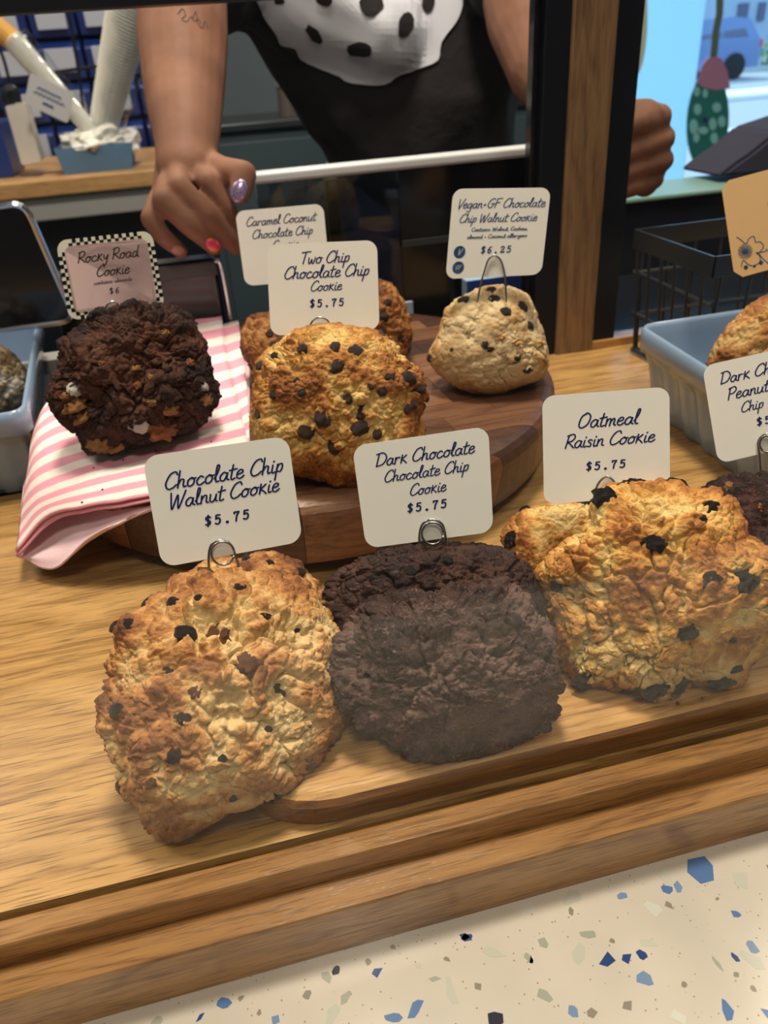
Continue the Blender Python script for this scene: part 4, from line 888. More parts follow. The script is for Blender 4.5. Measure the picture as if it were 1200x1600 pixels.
#PART4
# ================================================================== hand lettering
G_ = {
 'a': (.5, [[(.38, .42), (.22, .5), (.05, .3), (.08, .05), (.25, .02), (.38, .3), (.41, .48), (.39, .12), (.5, .02)]]),
 'b': (.48, [[(.1, 1), (.05, .05)], [(.06, .2), (.2, .47), (.38, .4), (.36, .08), (.18, 0), (.06, .08)]]),
 'c': (.42, [[(.36, .42), (.22, .5), (.05, .28), (.1, .03), (.25, 0), (.42, .12)]]),
 'd': (.54, [[(.38, .42), (.22, .5), (.05, .28), (.1, .02), (.25, .03), (.38, .3), (.46, 1.0)], [(.40, .4), (.42, .05), (.53, .02)]]),
 'e': (.42, [[(.06, .25), (.3, .32), (.34, .46), (.2, .52), (.06, .32), (.08, .06), (.24, 0), (.42, .14)]]),
 'g': (.48, [[(.38, .42), (.22, .5), (.05, .3), (.08, .05), (.25, .03), (.38, .3), (.40, .48), (.38, -.2), (.25, -.42), (.06, -.3)]]),
 'h': (.48, [[(.12, 1), (.06, 0)], [(.07, .2), (.2, .46), (.34, .44), (.33, .15), (.37, .02), (.47, .06)]]),
 'i': (.22, [[(.08, .48), (.06, .1), (.12, 0), (.21, .05)], [(.11, .68), (.13, .72)]]),
 'k': (.46, [[(.1, .62), (.06, 0)], [(.36, .58), (.08, .25), (.22, .2), (.42, -.02)]]),
 'l': (.26, [[(.02, .2), (.18, .6), (.23, .95), (.13, .97), (.08, .5), (.11, .05), (.25, .03)]]),
 'm': (.62, [[(.06, .48), (.05, 0)], [(.05, .2), (.16, .47), (.28, .42), (.27, 0)], [(.27, .2), (.4, .47), (.5, .42), (.49, .1), (.6, .02)]]),
 'n': (.45, [[(.06, .48), (.05, 0)], [(.05, .2), (.2, .48), (.32, .42), (.32, .08), (.44, .02)]]),
 'o': (.46, [[(.24, .5), (.07, .34), (.07, .08), (.2, 0), (.36, .14), (.37, .40), (.24, .5), (.30, .42), (.46, .45)]]),
 'p': (.44, [[(.1, .5), (.02, -.45)], [(.06, .2), (.16, .46), (.32, .5), (.36, .3), (.26, .05), (.07, .08)]]),
 'r': (.36, [[(.06, .48), (.05, 0)], [(.05, .22), (.16, .46), (.34, .45)]]),
 's': (.36, [[(.3, .44), (.16, .5), (.08, .38), (.26, .2), (.22, .02), (.04, .04)]]),
 't': (.32, [[(.16, .88), (.09, .15), (.15, 0), (.3, .06)], [(-.02, .56), (.36, .62)]]),
 'u': (.46, [[(.06, .48), (.05, .12), (.18, 0), (.32, .2), (.37, .48), (.35, .1), (.45, .02)]]),
 'w': (.56, [[(.04, .48), (.08, .04), (.18, .02), (.28, .35), (.32, .03), (.44, .05), (.52, .5)]]),
 'y': (.42, [[(.04, .48), (.08, .18), (.2, .12), (.34, .4)], [(.37, .48), (.26, -.3), (.12, -.42), (.0, -.3)]]),
 'B': (.58, [[(.12, .95), (.06, 0)], [(.04, .92), (.4, 1), (.44, .65), (.12, .52), (.5, .42), (.46, .05), (.06, 0)]]),
 'C': (.60, [[(.62, .80), (.52, .98), (.25, .85), (.06, .35), (.18, .02), (.42, .05), (.60, .22)]]),
 'D': (.70, [[(.18, .95), (.08, 0)], [(.02, .92), (.44, .98), (.68, .62), (.5, .15), (.08, .0)]]),
 'F': (.54, [[(.16, .95), (.06, 0)], [(.1, .95), (.58, 1)], [(.1, .52), (.44, .56)]]),
 'G': (.68, [[(.62, .85), (.48, 1), (.2, .8), (.06, .35), (.2, .02), (.45, .08), (.58, .42)], [(.36, .42), (.68, .46)]]),
 'K': (.56, [[(.14, .95), (.06, 0)], [(.56, .95), (.1, .42), (.56, .0)]]),
 'L': (.54, [[(.16, .98), (.06, .02), (.5, .0)]]),
 'O': (.70, [[(.42, 1), (.14, .75), (.07, .2), (.26, 0), (.56, .25), (.64, .75), (.42, 1), (.32, .9)]]),
 'P': (.54, [[(.14, .95), (.06, 0)], [(.04, .88), (.42, 1), (.54, .72), (.34, .48), (.1, .48)]]),
 'R': (.56, [[(.14, .95), (.06, 0)], [(.04, .88), (.4, 1), (.52, .75), (.36, .5), (.12, .45), (.3, .3), (.56, 0)]]),
 'T': (.54, [[(.32, .95), (.22, 0)], [(.02, .92), (.64, 1)]]),
 'V': (.50, [[(.06, .95), (.16, 0), (.22, .05), (.56, 1)]]),
 'W': (.82, [[(.06, .95), (.12, .05), (.2, .05), (.42, .8), (.46, .05), (.54, .05), (.82, 1)]]),
 '+': (.42, [[(.08, .3), (.3, .32)], [(.2, .42), (.18, .2)]]), ' ': (.26, []), ':': (.2, [[(.1, .1), (.11, .12)], [(.1, .4), (.11, .42)]]), ',': (.2, [[(.1, .06), (.06, -.12)]]),
 '$': (.66, [[(.52, .80), (.40, .90), (.18, .86), (.14, .66), (.30, .52), (.46, .40), (.46, .18), (.30, .08), (.10, .14)], [(.34, 1.04), (.28, -.06)]]),
 '5': (.66, [[(.52, .92), (.20, .92)], [(.20, .92), (.17, .54)], [(.17, .54), (.34, .62), (.50, .48), (.48, .16), (.30, .02), (.10, .10)]]),
 '7': (.66, [[(.14, .92), (.54, .92)], [(.54, .92), (.34, .5), (.26, 0)], [(.15, .92), (.14, .78)]]),
 '6': (.66, [[(.50, .90), (.28, .78), (.12, .36), (.20, .04), (.40, .06), (.48, .28), (.36, .48), (.16, .36)]]),
 '2': (.66, [[(.14, .70), (.24, .90), (.46, .86), (.48, .62), (.12, .06)], [(.12, .05), (.52, .05)], [(.52, .05), (.53, .18)]]),
 '.': (.66, [[(.30, .04), (.31, .05), (.32, .04)]]),
}
def text_strokes(s, slant=.20, track=.02, mono=False):
    x = 0; out = []
    for ch in s:
        w_, st_ = G_[ch]
        for pl in st_: out.append(([(x+px+slant*py, py) for px, py in smoothline(pl, 6 if len(pl) > 2 else 1)], ch == '.'))
        x += w_+track+(.06 if mono else 0)
    return out, x
def ribbon_uv(strokes, hw):
    """list of (points) -> list of quads in 2D as polygons"""
    polys = []
    for pl, dot in strokes:
        pl = [np.array(p, float) for p in pl]; h = hw*(1.7 if dot else 1)
        L = []; R = []
        for i, p in enumerate(pl):
            t = pl[min(i+1, len(pl)-1)]-pl[max(0, i-1)]; t = t/(np.linalg.norm(t)+1e-9); n_ = np.array([-t[1], t[0]])
            L.append(p+n_*h); R.append(p-n_*h)
        for i in range(len(pl)-1): polys.append([R[i], R[i+1], L[i+1], L[i]])
        for p in (pl[0], pl[-1]): polys.append([p+h*np.array([math.cos(a), math.sin(a)]) for a in np.arange(8)*math.pi/4])
    return polys
class Card:
    """planar card through four picture points, standing at depth y"""
    def __init__(s, q, y, tilt, name, label, m_, corner=.10, thick=.0007, chamfer=False, group='cookie name cards'):
        c = np.array(q, float).mean(0); s.c = ay(*c, y); a = math.radians(tilt); d = ray(*c); hd = np.array([d[0], d[1], 0]); hd /= np.linalg.norm(hd)
        s.n = V(-hd*math.cos(a)+np.array([0, 0, math.sin(a)]))
        def hit(p):
            r_ = V(ray(*p)); return V(CAM)+r_*((s.c-V(CAM)).dot(s.n)/r_.dot(s.n))
        s.q = [hit(p) for p in q]; s.hit = hit
        s.w = ((s.q[1]-s.q[0]).length+(s.q[2]-s.q[3]).length)/2; s.h = ((s.q[3]-s.q[0]).length+(s.q[2]-s.q[1]).length)/2
        s.root = root(name, (s.q[2]+s.q[3])/2, label, 'card', group)
        s.poly('card_sheet', s.rrect(0, 0, 1, 1, corner, chamfer), -thick, m_, -thick)
    def P(s, u, v, off=0):
        return s.q[0]*(1-u)*(1-v)+s.q[1]*u*(1-v)+s.q[2]*u*v+s.q[3]*(1-u)*v+s.n*off
    def rrect(s, u0, v0, u1, v1, r_, chamfer=False):
        rv = r_*s.w/s.h; out = []
        for cu, cv, a0 in ((u1-r_, v0+rv, -90), (u1-r_, v1-rv, 0), (u0+r_, v1-rv, 90), (u0+r_, v0+rv, 180)):
            for k in (range(0, 9, 8) if chamfer else range(9)):
                t = math.radians(a0+90*k/8); out.append((cu+r_*math.cos(t), cv+rv*math.sin(t)))
        return out
    def poly(s, name, uv, off, m_, depth=-.0001):
        bm = BM(); solid_poly(bm, [s.P(u, v, off-depth*0) for u, v in uv], s.n*(abs(depth))); return adopt(obj(name, bm, m_), s.root)
    def flat_polys(s, name, polys, off, m_):
        bm = BM()
        for pl in polys:
            try: bm.faces.new([bm.verts.new(s.P(u, v, off)) for u, v in pl])
            except ValueError: pass
        bmesh.ops.solidify(bm, geom=bm.faces[:], thickness=-.00004)
        return adopt(obj(name, bm, m_), s.root)
    def text(s, t, cu, cv, width, m_, weight=.048, mono=False, name='lettering', slant=.20, hscale=1.0):
        st_, W_ = text_strokes(t, slant, .10 if mono else .015, mono)
        k = width/W_; kv = k*s.w/s.h*hscale*.84
        polys = [[(cu-width/2+p[0]*k, cv+(.42-p[1])*kv) for p in pl] for pl in ribbon_uv(st_, weight)]
        return s.flat_polys(name, polys, .00012, m_)
def clip(path_px, card, label, ring=None, rad=.00055):
    """bent wire clip holding a card: the path is followed just in front of the card plane"""
    P3 = [card.hit(p)+card.n*.0012 for p in path_px]; e = root('wire_clip', P3[-1], label, 'clip', 'wire card clips')
    bm = BM(); tube(bm, smoothline(P3, 6), rad, 8); adopt(obj('wire', bm, M['wire'], smooth=True), e)
    if ring:
        cx, cy, r_ = ring; pts = [card.hit((cx+r_*math.cos(t), cy+r_*math.sin(t)))+card.n*.0022 for t in np.linspace(.2, 2*math.pi-.1, 26)]
        bm = BM(); tube(bm, pts, rad, 8); adopt(obj('ring', bm, M['wire'], smooth=True), e)
INK = M['ink']
cA = Card([(222, 714), (450, 681), (473, 846), (253, 887)], .290, 22, 'name_card', 'white name card reading Chocolate Chip Walnut Cookie above the front left cookie', M['card'])
cA.text('Chocolate Chip', .52, .255, .83, INK); cA.text('Walnut Cookie', .50, .43, .77, INK); cA.text('$5.75', .50, .66, .33, INK, .085, True, slant=.08)
clip([(327, 893), (326, 868), (330, 851), (341, 844), (354, 845), (363, 854), (369, 872), (376, 896)], cA, 'bent wire clip gripping the Chocolate Chip Walnut card', (348, 863, 18))
cB = Card([(550, 697), (763, 666), (771, 831), (572, 857)], .285, 22, 'name_card', 'white name card reading Dark Chocolate Chocolate Chip Cookie above the dark front cookies', M['card'])
cB.text('Dark Chocolate', .52, .175, .74, INK); cB.text('Chocolate Chip', .52, .34, .64, INK); cB.text('Cookie', .52, .50, .28, INK); cB.text('$5.75', .51, .67, .32, INK, .085, True, slant=.08)
clip([(657, 858), (655, 838), (659, 820), (669, 812), (682, 812), (692, 820), (696, 836), (700, 862)], cB, 'bent wire clip gripping the Dark Chocolate card', (676, 832, 17))
cC = Card([(847, 619), (1046, 604), (1047, 772), (850, 789)], .285, 22, 'name_card', 'white name card reading Oatmeal Raisin Cookie above the front right cookie', M['card'])
cC.text('Oatmeal', .52, .26, .48, INK); cC.text('Raisin Cookie', .53, .44, .71, INK); cC.text('$5.75', .51, .68, .33, INK, .085, True, slant=.05)
clip([(930, 775), (934, 757), (947, 744), (960, 753), (966, 775)], cC, 'bent wire clip just showing above the oatmeal raisin cookie', None)
cD = Card([(1097, 572), (1296, 528), (1318, 678), (1122, 725)], .290, 20, 'name_card', 'white name card reading Dark Chocolate Peanut Butter, cut off by the right edge', M['card'])
cD.text('Dark Chocolate', .50, .17, .76, INK); cD.text('Peanut Butter', .50, .34, .68, INK); cD.text('Chip Cookie', .50, .50, .50, INK); cD.text('$5.75', .52, .68, .32, INK, .085, True, slant=.05)
clip([(1190, 762), (1187, 715), (1185, 690), (1196, 678), (1210, 684), (1212, 705), (1216, 760)], cD, 'bent wire clip on the card at the right edge', (1200, 693, 13))
cF = Card([(416, 382), (589, 375), (593, 515), (423, 525)], .435, 18, 'name_card', 'white name card reading Two Chip Chocolate Chip Cookie on the round board', M['card'])
cF.text('Two Chip', .52, .17, .45, INK); cF.text('Chocolate Chip', .53, .325, .78, INK); cF.text('Cookie', .52, .48, .29, INK); cF.text('$5.75', .53, .67, .33, INK, .085, True, slant=.05)
clip([(486, 530), (484, 512), (490, 500), (501, 496), (512, 501), (517, 514), (517, 530)], cF, 'bent wire clip behind the top of the two chip cookie', None)
cG = Card([(367, 330), (505, 318), (516, 436), (383, 447)], .59, 12, 'name_card', 'white name card reading Caramel Coconut Chocolate Chip Cookie, partly hidden behind the two chip card', M['card'])
cG.text('Caramel Coconut', .50, .16, .80, INK); cG.text('Chocolate Chip', .50, .33, .70, INK); cG.text('Cookie', .52, .49, .31, INK); cG.text('$5.75', .52, .67, .33, INK, .085, True, slant=.05)
cH = Card([(708, 295), (861, 293), (846, 429), (696, 436)], .475, 14, 'name_card', 'white name card reading Vegan + GF above the pale vegan cookie', M['card'])
cH.text('Vegan+GF Chocolate', .51, .17, .90, M['ink_blue']); cH.text('Chip Walnut Cookie', .49, .33, .80, M['ink_blue'])
cH.text('Contains: Walnut, Cashew,'.replace('w,', 'w,'), .52, .455, .58, M['ink_blue'], .07, slant=.05, hscale=.8); cH.text('Almond + Coconut allergens'.replace('A', 'a'), .50, .535, .62, M['ink_blue'], .07, slant=.05, hscale=.8)
cH.text('$6.25', .51, .69, .33, M['ink_blue'], .085, True, slant=.05)
for v_, tx in ((.70, 'V'), (.875, 'GF')):
    cH.flat_polys('blue_badge', [[(.125+.062*math.cos(t), v_+.062*cH.w/cH.h*math.sin(t)) for t in np.arange(24)*math.pi/12]], .0001, M['ink_blue'])
    cH.text(tx, .125, v_, .035 if tx == 'V' else .06, M['card'], .07, name='badge_letter').location += cH.n*.0001
clip([(746, 472), (751, 445), (758, 420), (763, 406), (772, 399), (782, 406), (788, 425), (790, 445), (791, 472)], cH, 'tall peaked wire clip standing in the pale vegan cookie', None, .0006)
cE = Card([(87, 376), (237, 360), (258, 481), (108, 501)], .515, 14, 'name_card', 'pink name card with checkered border reading Rocky Road Cookie', M['card_cream'], corner=.11)
def border_checks():
    out = []; nu = 25; cu = 1/nu; cv = cu*cE.w/cE.h; nv = int(round(1/cv)); cv = 1/nv
    for i in range(nu):
        for j in range(nv):
            ring_ = min(i, nu-1-i, j, nv-1-j)
            if ring_ < 2 and (i+j) % 2 == 0 and not (min(i, nu-1-i)+min(j, nv-1-j) < 3): out.append([(i*cu, j*cv), ((i+1)*cu, j*cv), ((i+1)*cu, (j+1)*cv), (i*cu, (j+1)*cv)])
    return out
cE.flat_polys('checker_border', border_checks(), .0001, M['black'])
cE.flat_polys('pink_panel', [cE.rrect(.068, .085, .932, .915, .07)], .00016, M['card_pink'])
for t_ in (('Rocky Road', .50, .245, .64, .05), ('Cookie', .52, .44, .35, .05)): cE.text(*t_[:4], M['ink_black'], t_[4]).location += cE.n*.0001
cE.text('contains: almonds', .51, .575, .40, M['ink_soft'], .07, slant=.0, hscale=.8).location += cE.n*.0001; cE.text('$6', .51, .70, .12, M['ink_black'], .07, True, slant=.05).location += cE.n*.0001
clip([(163, 495), (164, 482), (172, 472), (182, 473), (188, 482), (190, 495)], cE, 'bent wire clip between the pink card and the rocky road cookie', None)
cO = Card([(1126, 285), (1300, 238), (1324, 388), (1148, 436)], .44, 12, 'name_card', 'peach card with chamfered corners and blue flower doodle at the top right', M['card_peach'], corner=.075, chamfer=True)
cO.text('L', .43, .30, .08, INK, .05); cO.text('C', .47, .52, .10, INK, .06)
def doodle():
    c0 = np.array([1164, 398.]); out = []
    def px2(pl): return [(p[0], p[1]) for p in pl]
    polys = []
    def uvof(p):
        h_ = cO.hit(p); a_, b_, c_ = cO.q[1]-cO.q[0], cO.q[3]-cO.q[0], h_-cO.q[0]
        m2 = np.array([[a_.dot(a_), a_.dot(b_)], [a_.dot(b_), b_.dot(b_)]]); return tuple(np.linalg.solve(m2, [c_.dot(a_), c_.dot(b_)]))
    st_ = [[(1151, 371), (1158, 376), (1165, 382), (1170, 374), (1177, 371), (1180, 380), (1187, 380), (1192, 388), (1186, 396), (1181, 397), (1186, 402), (1186, 412), (1176, 417), (1168, 414), (1161, 408), (1158, 417)],
           [(1181, 397), (1192, 396), (1204, 392)], [(1185, 399), (1192, 408), (1200, 416)]]
    for k in range(20):
        t = 2*math.pi*k/20; st_.append([(1164+6*math.cos(t), 394+6.5*math.sin(t)), (1164+11*math.cos(t), 394+12*math.sin(t))])
    out = [([uvof(p) for p in (smoothline(l_, 5) if len(l_) > 2 else l_)], False) for l_ in st_]
    pol = ribbon_uv(out, .0042)
    for cx, cy, r_ in ((1164, 394, 5.2), (1165, 419, 3.5), (1188, 413, 3.4), (1178, 418, 2.2), (1196, 392, 1)):
        pol.append([uvof((cx+r_*math.cos(t), cy+r_*math.sin(t))) for t in np.arange(12)*math.pi/6])
    return pol
cO.flat_polys('flower_doodle', doodle(), .00012, M['ink_blue'])
# scribbled lines on the hanging tag
bm = BM()
def tagp(u, v): q = TAGQ; return q[0]*(1-u)*(1-v)+q[1]*u*(1-v)+q[2]*u*v+q[3]*(1-u)*v+Vector((0, -.001, 0))
for v_, u0, u1 in ((.33, .2, .75), (.5, .15, .85), (.72, .38, .62)):
    tube(bm, [tagp(u0+(u1-u0)*i/24, v_+.045*math.sin(i*1.9)) for i in range(25)], .0009, 4)
adopt(obj('lettering', bm, M['ink_blue']), tg)
# crumbs on napkin and boards
rnd = random.Random(9); cr = BM()
for px, py in ((146, 731), (192, 719), (190, 713), (243, 703), (330, 690), (1098, 1090), (1060, 1098), (815, 655), (128, 785), (160, 765)):
    z_ = nz+.0012 if px < 400 and py < 800 else (OZ+.0008 if py > 1000 else BZ1+.0008); p = az(px, py, z_)
    bmesh.ops.create_icosphere(cr, subdivisions=1, radius=rnd.uniform(.0005, .0009), matrix=Matrix.Translation(p))
o = obj('crumbs', cr, M['choc']); tag(o, 'tiny dark crumbs scattered on the napkin and boards', 'crumbs', kind='stuff')

# ================================================================== person
def hull(bm, sph, seg=2):
    vs = []
    for c_, r_ in sph:
        vs += bmesh.ops.create_icosphere(bm, subdivisions=seg, radius=r_, matrix=Matrix.Translation(V(c_)))['verts']
    r = bmesh.ops.convex_hull(bm, input=bm.verts[:])
    dead = [g for g in {id(x): x for x in r['geom_interior']+r['geom_unused'] if x.is_valid}.values() if g.is_valid and isinstance(g, bmesh.types.BMVert)]
    if dead: bmesh.ops.delete(bm, geom=dead, context='VERTS')
def limb(bm, pts, seg=2):
    for a, b in zip(pts, pts[1:]):
        b2 = BM(); hull(b2, [a, b], 3 if max(a[1], b[1]) > .02 else 2); tmp = bpy.data.meshes.new('t'); b2.to_mesh(tmp); b2.free(); bm.from_mesh(tmp); bpy.data.meshes.remove(tmp)
def blob(bm, sph):
    b2 = BM(); hull(b2, sph); tmp = bpy.data.meshes.new('t'); b2.to_mesh(tmp); b2.free(); bm.from_mesh(tmp); bpy.data.meshes.remove(tmp)
def fuse(name, bm, voxel, m_, smooth=4, sub=0, disp=None):
    me = bpy.data.meshes.new('t'); bm.to_mesh(me); bm.free(); o = bpy.data.objects.new('t', me); COL.objects.link(o)
    md = o.modifiers.new('r', 'REMESH'); md.mode = 'VOXEL'; md.voxel_size = voxel; md.use_smooth_shade = True
    s_ = o.modifiers.new('s', 'SMOOTH'); s_.iterations = smooth; s_.factor = .5
    bpy.context.view_layer.update(); dg = bpy.context.evaluated_depsgraph_get(); me2 = bpy.data.meshes.new_from_object(o.evaluated_get(dg))
    bpy.data.objects.remove(o); bpy.data.meshes.remove(me)
    if disp:
        n = len(me2.vertices); P = np.zeros(n*3); me2.vertices.foreach_get('co', P); P = P.reshape(-1, 3); Nn = np.zeros(n*3); me2.vertices.foreach_get('normal', Nn); P += Nn.reshape(-1, 3)*disp(P)[:, None]; me2.vertices.foreach_set('co', P.ravel())
    me2.name = name; me2.materials.clear(); me2.materials.append(m_); me2.polygons.foreach_set('use_smooth', [True]*len(me2.polygons)); me2.update()
    o2 = bpy.data.objects.new(name, me2); COL.objects.link(o2); return o2
g = N('skin', rough=.62, spec=.3); v = g.coords()
g.color(g.ramp(g.noise(v, 25, 3), [(.35, (.20, .088, .052)), (.65, (.265, .122, .074))])); g.bump(g.noise(v, 700, 3), .0002, .5); M['skin'] = g.m
M['shirt'] = mat('dark brown black cotton', (.013, .009, .010), .9, bump=(60, .002)); M['navy'] = mat('navy apron cloth', (.008, .011, .045), .85, bump=(50, .003))
M['print'] = mat('white print', (.78, .80, .90), .6); M['hair'] = mat('black hair', (.008, .006, .006), .6, bump=(120, .004)); M['eye'] = mat('eye white', (.7, .7, .7), .2)
person = root('person', (.29, 1.13, FZ), 'person in a dark T-shirt printed with a big white spotted cookie, leaning over the case', 'person')
bm = BM()
YH = .70
def hp(px, py, y): return tuple(ay(px, py, y))
Sr, Sl = (.10, 1.13, .37), (.46, 1.13, .37)
Er = hp(284, -45, .95); Wr = hp(292, 228, .765)
limb(bm, [(Sr, .055), (Er, .044), (hp(286, 60, .875), .0425), (hp(288, 150, .82), .036), (Wr, .0275), (hp(292, 262, .745), .026)])
# resting hand: palm, four fingers draped over the bin edge, thumb
blob(bm, [(hp(302, 250, .758), .020), (hp(275, 255, .760), .018), (hp(325, 258, .752), .013), (hp(308, 276, .735), .0105), (hp(282, 280, .733), .0105), (hp(264, 294, .733), .0100), (hp(250, 314, .735), .0085)])
limb(bm, [(hp(303, 266, .735), .0105), (hp(325, 283, .716), .0098), (hp(352, 325, .714), .0092), (hp(378, 362, .722), .0078)])
limb(bm, [(hp(278, 271, .730), .0105), (hp(280, 291, .706), .0098), (hp(325, 338, .700), .0092), (hp(368, 386, .712), .0076)])
limb(bm, [(hp(262, 287, .728), .0100), (hp(255, 314, .700), .0098), (hp(295, 352, .694), .0090), (hp(334, 385, .704), .0078)])
limb(bm, [(hp(248, 308, .730), .0085), (hp(235, 342, .704), .0086), (hp(256, 371, .700), .0080), (hp(282, 392, .708), .0066)])
limb(bm, [(hp(318, 254, .750), .0135), (hp(346, 266, .728), .0118), (hp(381, 272, .708), .0112), (hp(375, 303, .699), .0092)])
# other arm and fist
El = hp(806, -50, 1.0); Wl = hp(925, 212, .80)
limb(bm, [(Sl, .055), (El, .044), (hp(820, 30, .955), .043), (hp(850, 110, .89), .038), (Wl, .028), (hp(955, 228, .775), .027)])
blob(bm, [(hp(960, 215, .772), .024), (hp(962, 250, .772), .022), (hp(1015, 190, .765), .017), (hp(1022, 228, .765), .017), (hp(1018, 262, .765), .016), (hp(1008, 288, .765), .013)])
for (x0, y0), (x1, y1_), (x2, y2_), r_ in (((1008, 178), (1030, 183), (972, 203), .0124), ((1015, 215), (1036, 216), (972, 243), .0122), ((1015, 250), (1035, 250), (972, 272), .0115), ((1005, 282), (1022, 280), (975, 297), .0100)):
    limb(bm, [(hp(x0, y0, .765), r_), (hp(x1, y1_, .742), r_), (hp((x1+x2)/2, (y1_+y2_)/2, .722), r_*.98), (hp(x2, y2_, .728), r_*.88)])
limb(bm, [(hp(965, 205, .765), .015), (hp(975, 180, .745), .0135), (hp(1010, 176, .735), .0125), (hp(1020, 180, .732), .011)])
# neck, head
hc = Vector((.275, 1.08, .655))
limb(bm, [((.28, 1.14, .43), .062), ((.277, 1.11, .56), .055)])
blob(bm, [(hc+Vector((0, .02, .03)), .088), (hc+Vector((0, -.02, -.02)), .072), (hc+Vector((0, -.05, -.085)), .030), (hc+Vector((.03, -.01, -.07)), .03), (hc+Vector((-.03, -.01, -.07)), .03)])
blob(bm, [(hc+Vector((0, -.085, .005)), .008), (hc+Vector((0, -.108, -.025)), .011), (hc+Vector((.012, -.092, -.03)), .008), (hc+Vector((-.012, -.092, -.03)), .008)])
blob(bm, [(hc+Vector((-.02, -.083, -.058)), .005), (hc+Vector((0, -.090, -.056)), .007), (hc+Vector((.02, -.083, -.058)), .005), (hc+Vector((0, -.086, -.066)), .008)])
for s_ in (-1, 1):
    blob(bm, [(hc+Vector((s_*.088, .015, .0)), .012), (hc+Vector((s_*.092, .022, .022)), .013), (hc+Vector((s_*.084, .01, -.02)), .008)])
    blob(bm, [(hc+Vector((s_*.018, -.082, .035)), .009), (hc+Vector((s_*.052, -.070, .038)), .008)])
# trunk and legs under the clothes
blob(bm, [((.18, 1.14, .36), .05), ((.39, 1.14, .36), .05), ((.28, 1.14, .42), .045), ((.28, 1.14, .05), .05), ((.36, 1.14, .05), .05)])
body = fuse('body', bm, .0023, M['skin'], 3); adopt(body, person)
bb_ = BVHTree.FromPolygons([vv.co.copy() for vv in body.data.vertices], [p.vertices[:] for p in body.data.polygons])
# clothes
bm = BM()
blob(bm, [((.165, 1.12, .35), .082), ((.40, 1.12, .35), .082), ((.28, 1.14, .41), .06), ((.215, 1.09, .20), .060), ((.375, 1.09, .18), .070)])
blob(bm, [((.215, 1.09, .22), .062), ((.372, 1.09, .20), .072), ((.262, 1.09, .10), .052), ((.388, 1.09, .08), .055)])
blob(bm, [((.165, 1.06, .33), .060), ((.15, 1.06, .31), .050), ((.25, 1.05, .28), .06)])
limb(bm, [(Sr, .078), (V(Sr).lerp(V(Er), .5), .070), (V(Sr).lerp(V(Er), .96), .060)]); limb(bm, [(Sl, .078), (V(Sl).lerp(V(El), .5), .070), (V(Sl).lerp(V(El), .96), .058)])
shirt = fuse('shirt', bm, .0065, M['shirt'], 4, disp=lambda P: .006*fbm(P*np.array([14, 14, 7]), 5, 2)); adopt(shirt, person)
bm = BM()
blob(bm, [((.25, 1.11, .12), .062), ((.385, 1.11, .12), .068), ((.245, 1.12, -.05), .085), ((.385, 1.12, -.05), .085), ((.28, 1.13, -.25), .10), ((.34, 1.13, -.25), .10)])
apron = fuse('apron', bm, .008, M['navy'], 3, disp=lambda P: .005*fbm(P*np.array([20, 20, 5]), 8, 2)); adopt(apron, person)
bm = BM()
for x_ in (.24, .37): limb(bm, [((x_, 1.14, .02), .092), ((x_-.005, 1.12, -.42), .070), ((x_, 1.15, FZ+.10), .060)])
tr = fuse('trousers', bm, .010, mat('black trousers', (.012, .012, .015), .9), 3); adopt(tr, person)
for x_ in (.24, .37):
    bm = BM(); blob(bm, [((x_, 1.18, FZ+.045), .043), ((x_, 1.10, FZ+.04), .038), ((x_, 1.0, FZ+.032), .030)]); o = fuse('shoe', bm, .008, M['black'], 2); adopt(o, person)
bm = BM()
blob(bm, [(hc+Vector((0, .035, .055)), .094), (hc+Vector((0, .06, -.01)), .085), (hc+Vector((0, -.01, .075)), .078)]); blob(bm, [(hc+Vector((0, .12, .09)), .055), (hc+Vector((0, .10, .10)), .05)])
o = fuse('hair', bm, .006, M['hair'], 2, disp=lambda P: .006*fbm(P*40, 3, 2)); adopt(o, person)
for s_ in (-1, 1):
    bm = BM(); bmesh.ops.create_uvsphere(bm, u_segments=16, v_segments=10, radius=.012, matrix=Matrix.Translation(hc+Vector((s_*.034, -.078, .015)))); ey = adopt(obj('eye', bm, M['eye'], smooth=True), person)
    bm = BM(); bmesh.ops.create_uvsphere(bm, u_segments=12, v_segments=8, radius=.006, matrix=Matrix.Translation(hc+Vector((s_*.034, -.0855, .012)))); adopt(obj('iris', bm, M['hair'], smooth=True), ey)
def polygrid(poly, step):
    """triangulated filling of a picture-space polygon with a fine grid"""
    b2 = BM(); vs = [b2.verts.new((p[0], p[1], 0)) for p in poly]; b2.faces.new(vs)
    xs = [p[0] for p in poly]; ys = [p[1] for p in poly]
    for axis, lo, hi in ((0, min(xs), max(xs)), (1, min(ys), max(ys))):
        t = lo+step
        while t < hi:
            co = [0, 0, 0]; no = [0, 0, 0]; co[axis] = t; no[axis] = 1
            bmesh.ops.bisect_plane(b2, geom=b2.verts[:]+b2.edges[:]+b2.faces[:], plane_co=co, plane_no=no); t += step
    return b2
def decal(name, poly, bvh, off, m_, parent, step=9, plane_y=1.02):
    b2 = polygrid(poly, step)
    for v_ in b2.verts:
        d = V(ray(v_.co.x, v_.co.y)).normalized(); loc, nor, i, ds = bvh.ray_cast(V(CAM), d)
        v_.co = (loc+nor*off) if loc is not None else ay(v_.co.x, v_.co.y, plane_y)
    bmesh.ops.solidify(b2, geom=b2.faces[:], thickness=.0006)
    bmesh.ops.recalc_face_normals(b2, faces=b2.faces)
    return adopt(obj(name, b2, m_, smooth=False), parent)
sb = BVHTree.FromPolygons([vv.co.copy() for vv in shirt.data.vertices], [p.vertices[:] for p in shirt.data.polygons])
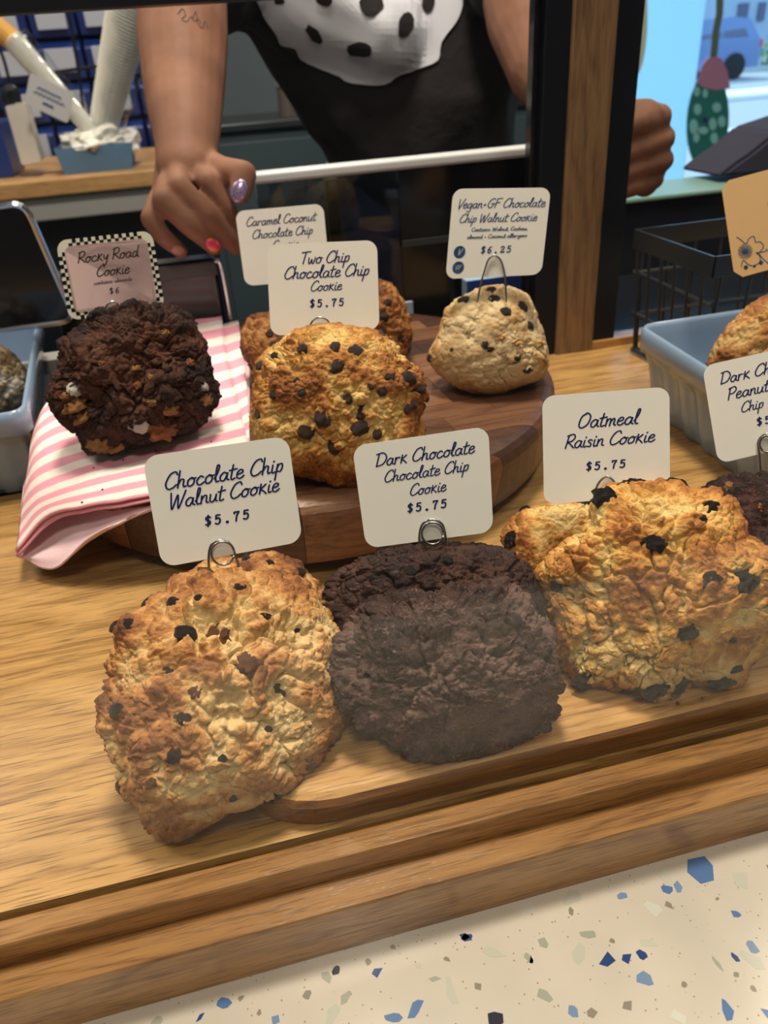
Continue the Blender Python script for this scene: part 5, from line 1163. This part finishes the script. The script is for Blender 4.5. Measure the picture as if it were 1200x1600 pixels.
pr = decal('cookie_print', smoothline([(398, 0), (410, 22), (432, 52), (440, 68), (462, 74), (472, 92), (502, 107), (530, 119), (548, 130), (600, 131), (622, 116), (652, 108), (684, 95), (690, 66), (714, 32), (724, 0), (724, -40), (700, -80), (650, -95), (560, -100), (470, -92), (415, -60), (396, -25)], 3), sb, .0025, M['print'], shirt)
for cx, cy, a_, b_, rot in ((491, 51, 8, 17, -.75), (563, 75, 19, 11, .1), (631, 40, 11, 19, .25), (580, 6, 20, 18, .3), (507, 0, 13, 8, 0), (667, 6, 12, 15, .3), (437, 0, 9, 6, .2), (540, -50, 16, 10, .4), (630, -55, 12, 16, .1)):
    rr2 = random.Random(int(cx)); pts = []
    for k in range(11):
        t = 2*math.pi*k/11; q = 1+rr2.uniform(-.18, .12); x, y = a_*q*math.cos(t), b_*q*math.sin(t); pts.append((cx+x*math.cos(rot)-y*math.sin(rot), cy+x*math.sin(rot)+y*math.cos(rot)))
    decal('printed_chip', pts, sb, .0040, M['shirt'], shirt, 8)
# painted nails and faint tattoo
g = N('lilac glitter', rough=.25); g.b.inputs['Metallic'].default_value = .5
g.color(g.ramp(g.noise(g.coords(), 900, 2), [(.35, (.16, .10, .40)), (.5, (.42, .30, .70)), (.62, (.85, .70, .55))])); M['nail_lilac'] = g.m
g = N('orange pink glitter', rough=.25); g.color(g.ramp(g.noise(g.coords(), 130, 1), [(.42, (.70, .04, .18)), (.62, (.95, .28, .03))])); M['nail_orange'] = g.m
M['nail_pink'] = mat('bare nail', (.42, .20, .16), .25)
def nail(px, py, s, m_, label, ang_=0):
    d = V(ray(px, py)).normalized(); loc, nor, i, ds = bb_.ray_cast(V(CAM), d)
    if loc is None: return
    P, Q = cubesphere(8); P2 = P*np.array([s*1.25, s*.85, s*.35]); o = link('nail', npmesh('nail', P2, Q), m_); o['label'] = label
    ax_ = V(RT)*math.cos(ang_)-V(UP)*math.sin(ang_); ax_ = (ax_-nor*ax_.dot(nor)).normalized(); ay_ = nor.cross(ax_)
    o.matrix_world = Matrix(((ax_.x, ay_.x, nor.x, loc.x), (ax_.y, ay_.y, nor.y, loc.y), (ax_.z, ay_.z, nor.z, loc.z), (0, 0, 0, 1)))
    bpy.context.view_layer.update(); mw = o.matrix_world.copy(); o.parent = person; o.matrix_parent_inverse = Matrix.Translation(person.location).inverted()
nail(333, 383, .0062, M['nail_orange'], 'orange and pink painted nail', .7); nail(374, 298, .0076, M['nail_lilac'], 'lilac glitter nail', 1.9); nail(278, 391, .0050, M['nail_pink'], 'short bare nail', .6)
g = BM()
for l0 in ([(278, 22), (285, 14), (290, 24), (284, 30), (292, 34), (298, 26), (304, 33), (310, 30), (314, 38)], [(300, 30), (306, 18), (309, 36), (316, 44), (320, 34), (326, 46)]):
    pts = []
    for p in smoothline(l0, 4):
        loc, nor, i, ds = bb_.ray_cast(V(CAM), V(ray(*p)).normalized())
        if loc is not None: pts.append(loc)
    if len(pts) > 2: tube(g, pts, .0006, 4)
adopt(obj('tattoo', g, mat('tattoo ink', (.07, .035, .03), .7)), person)['label'] = 'small faint script tattoo'
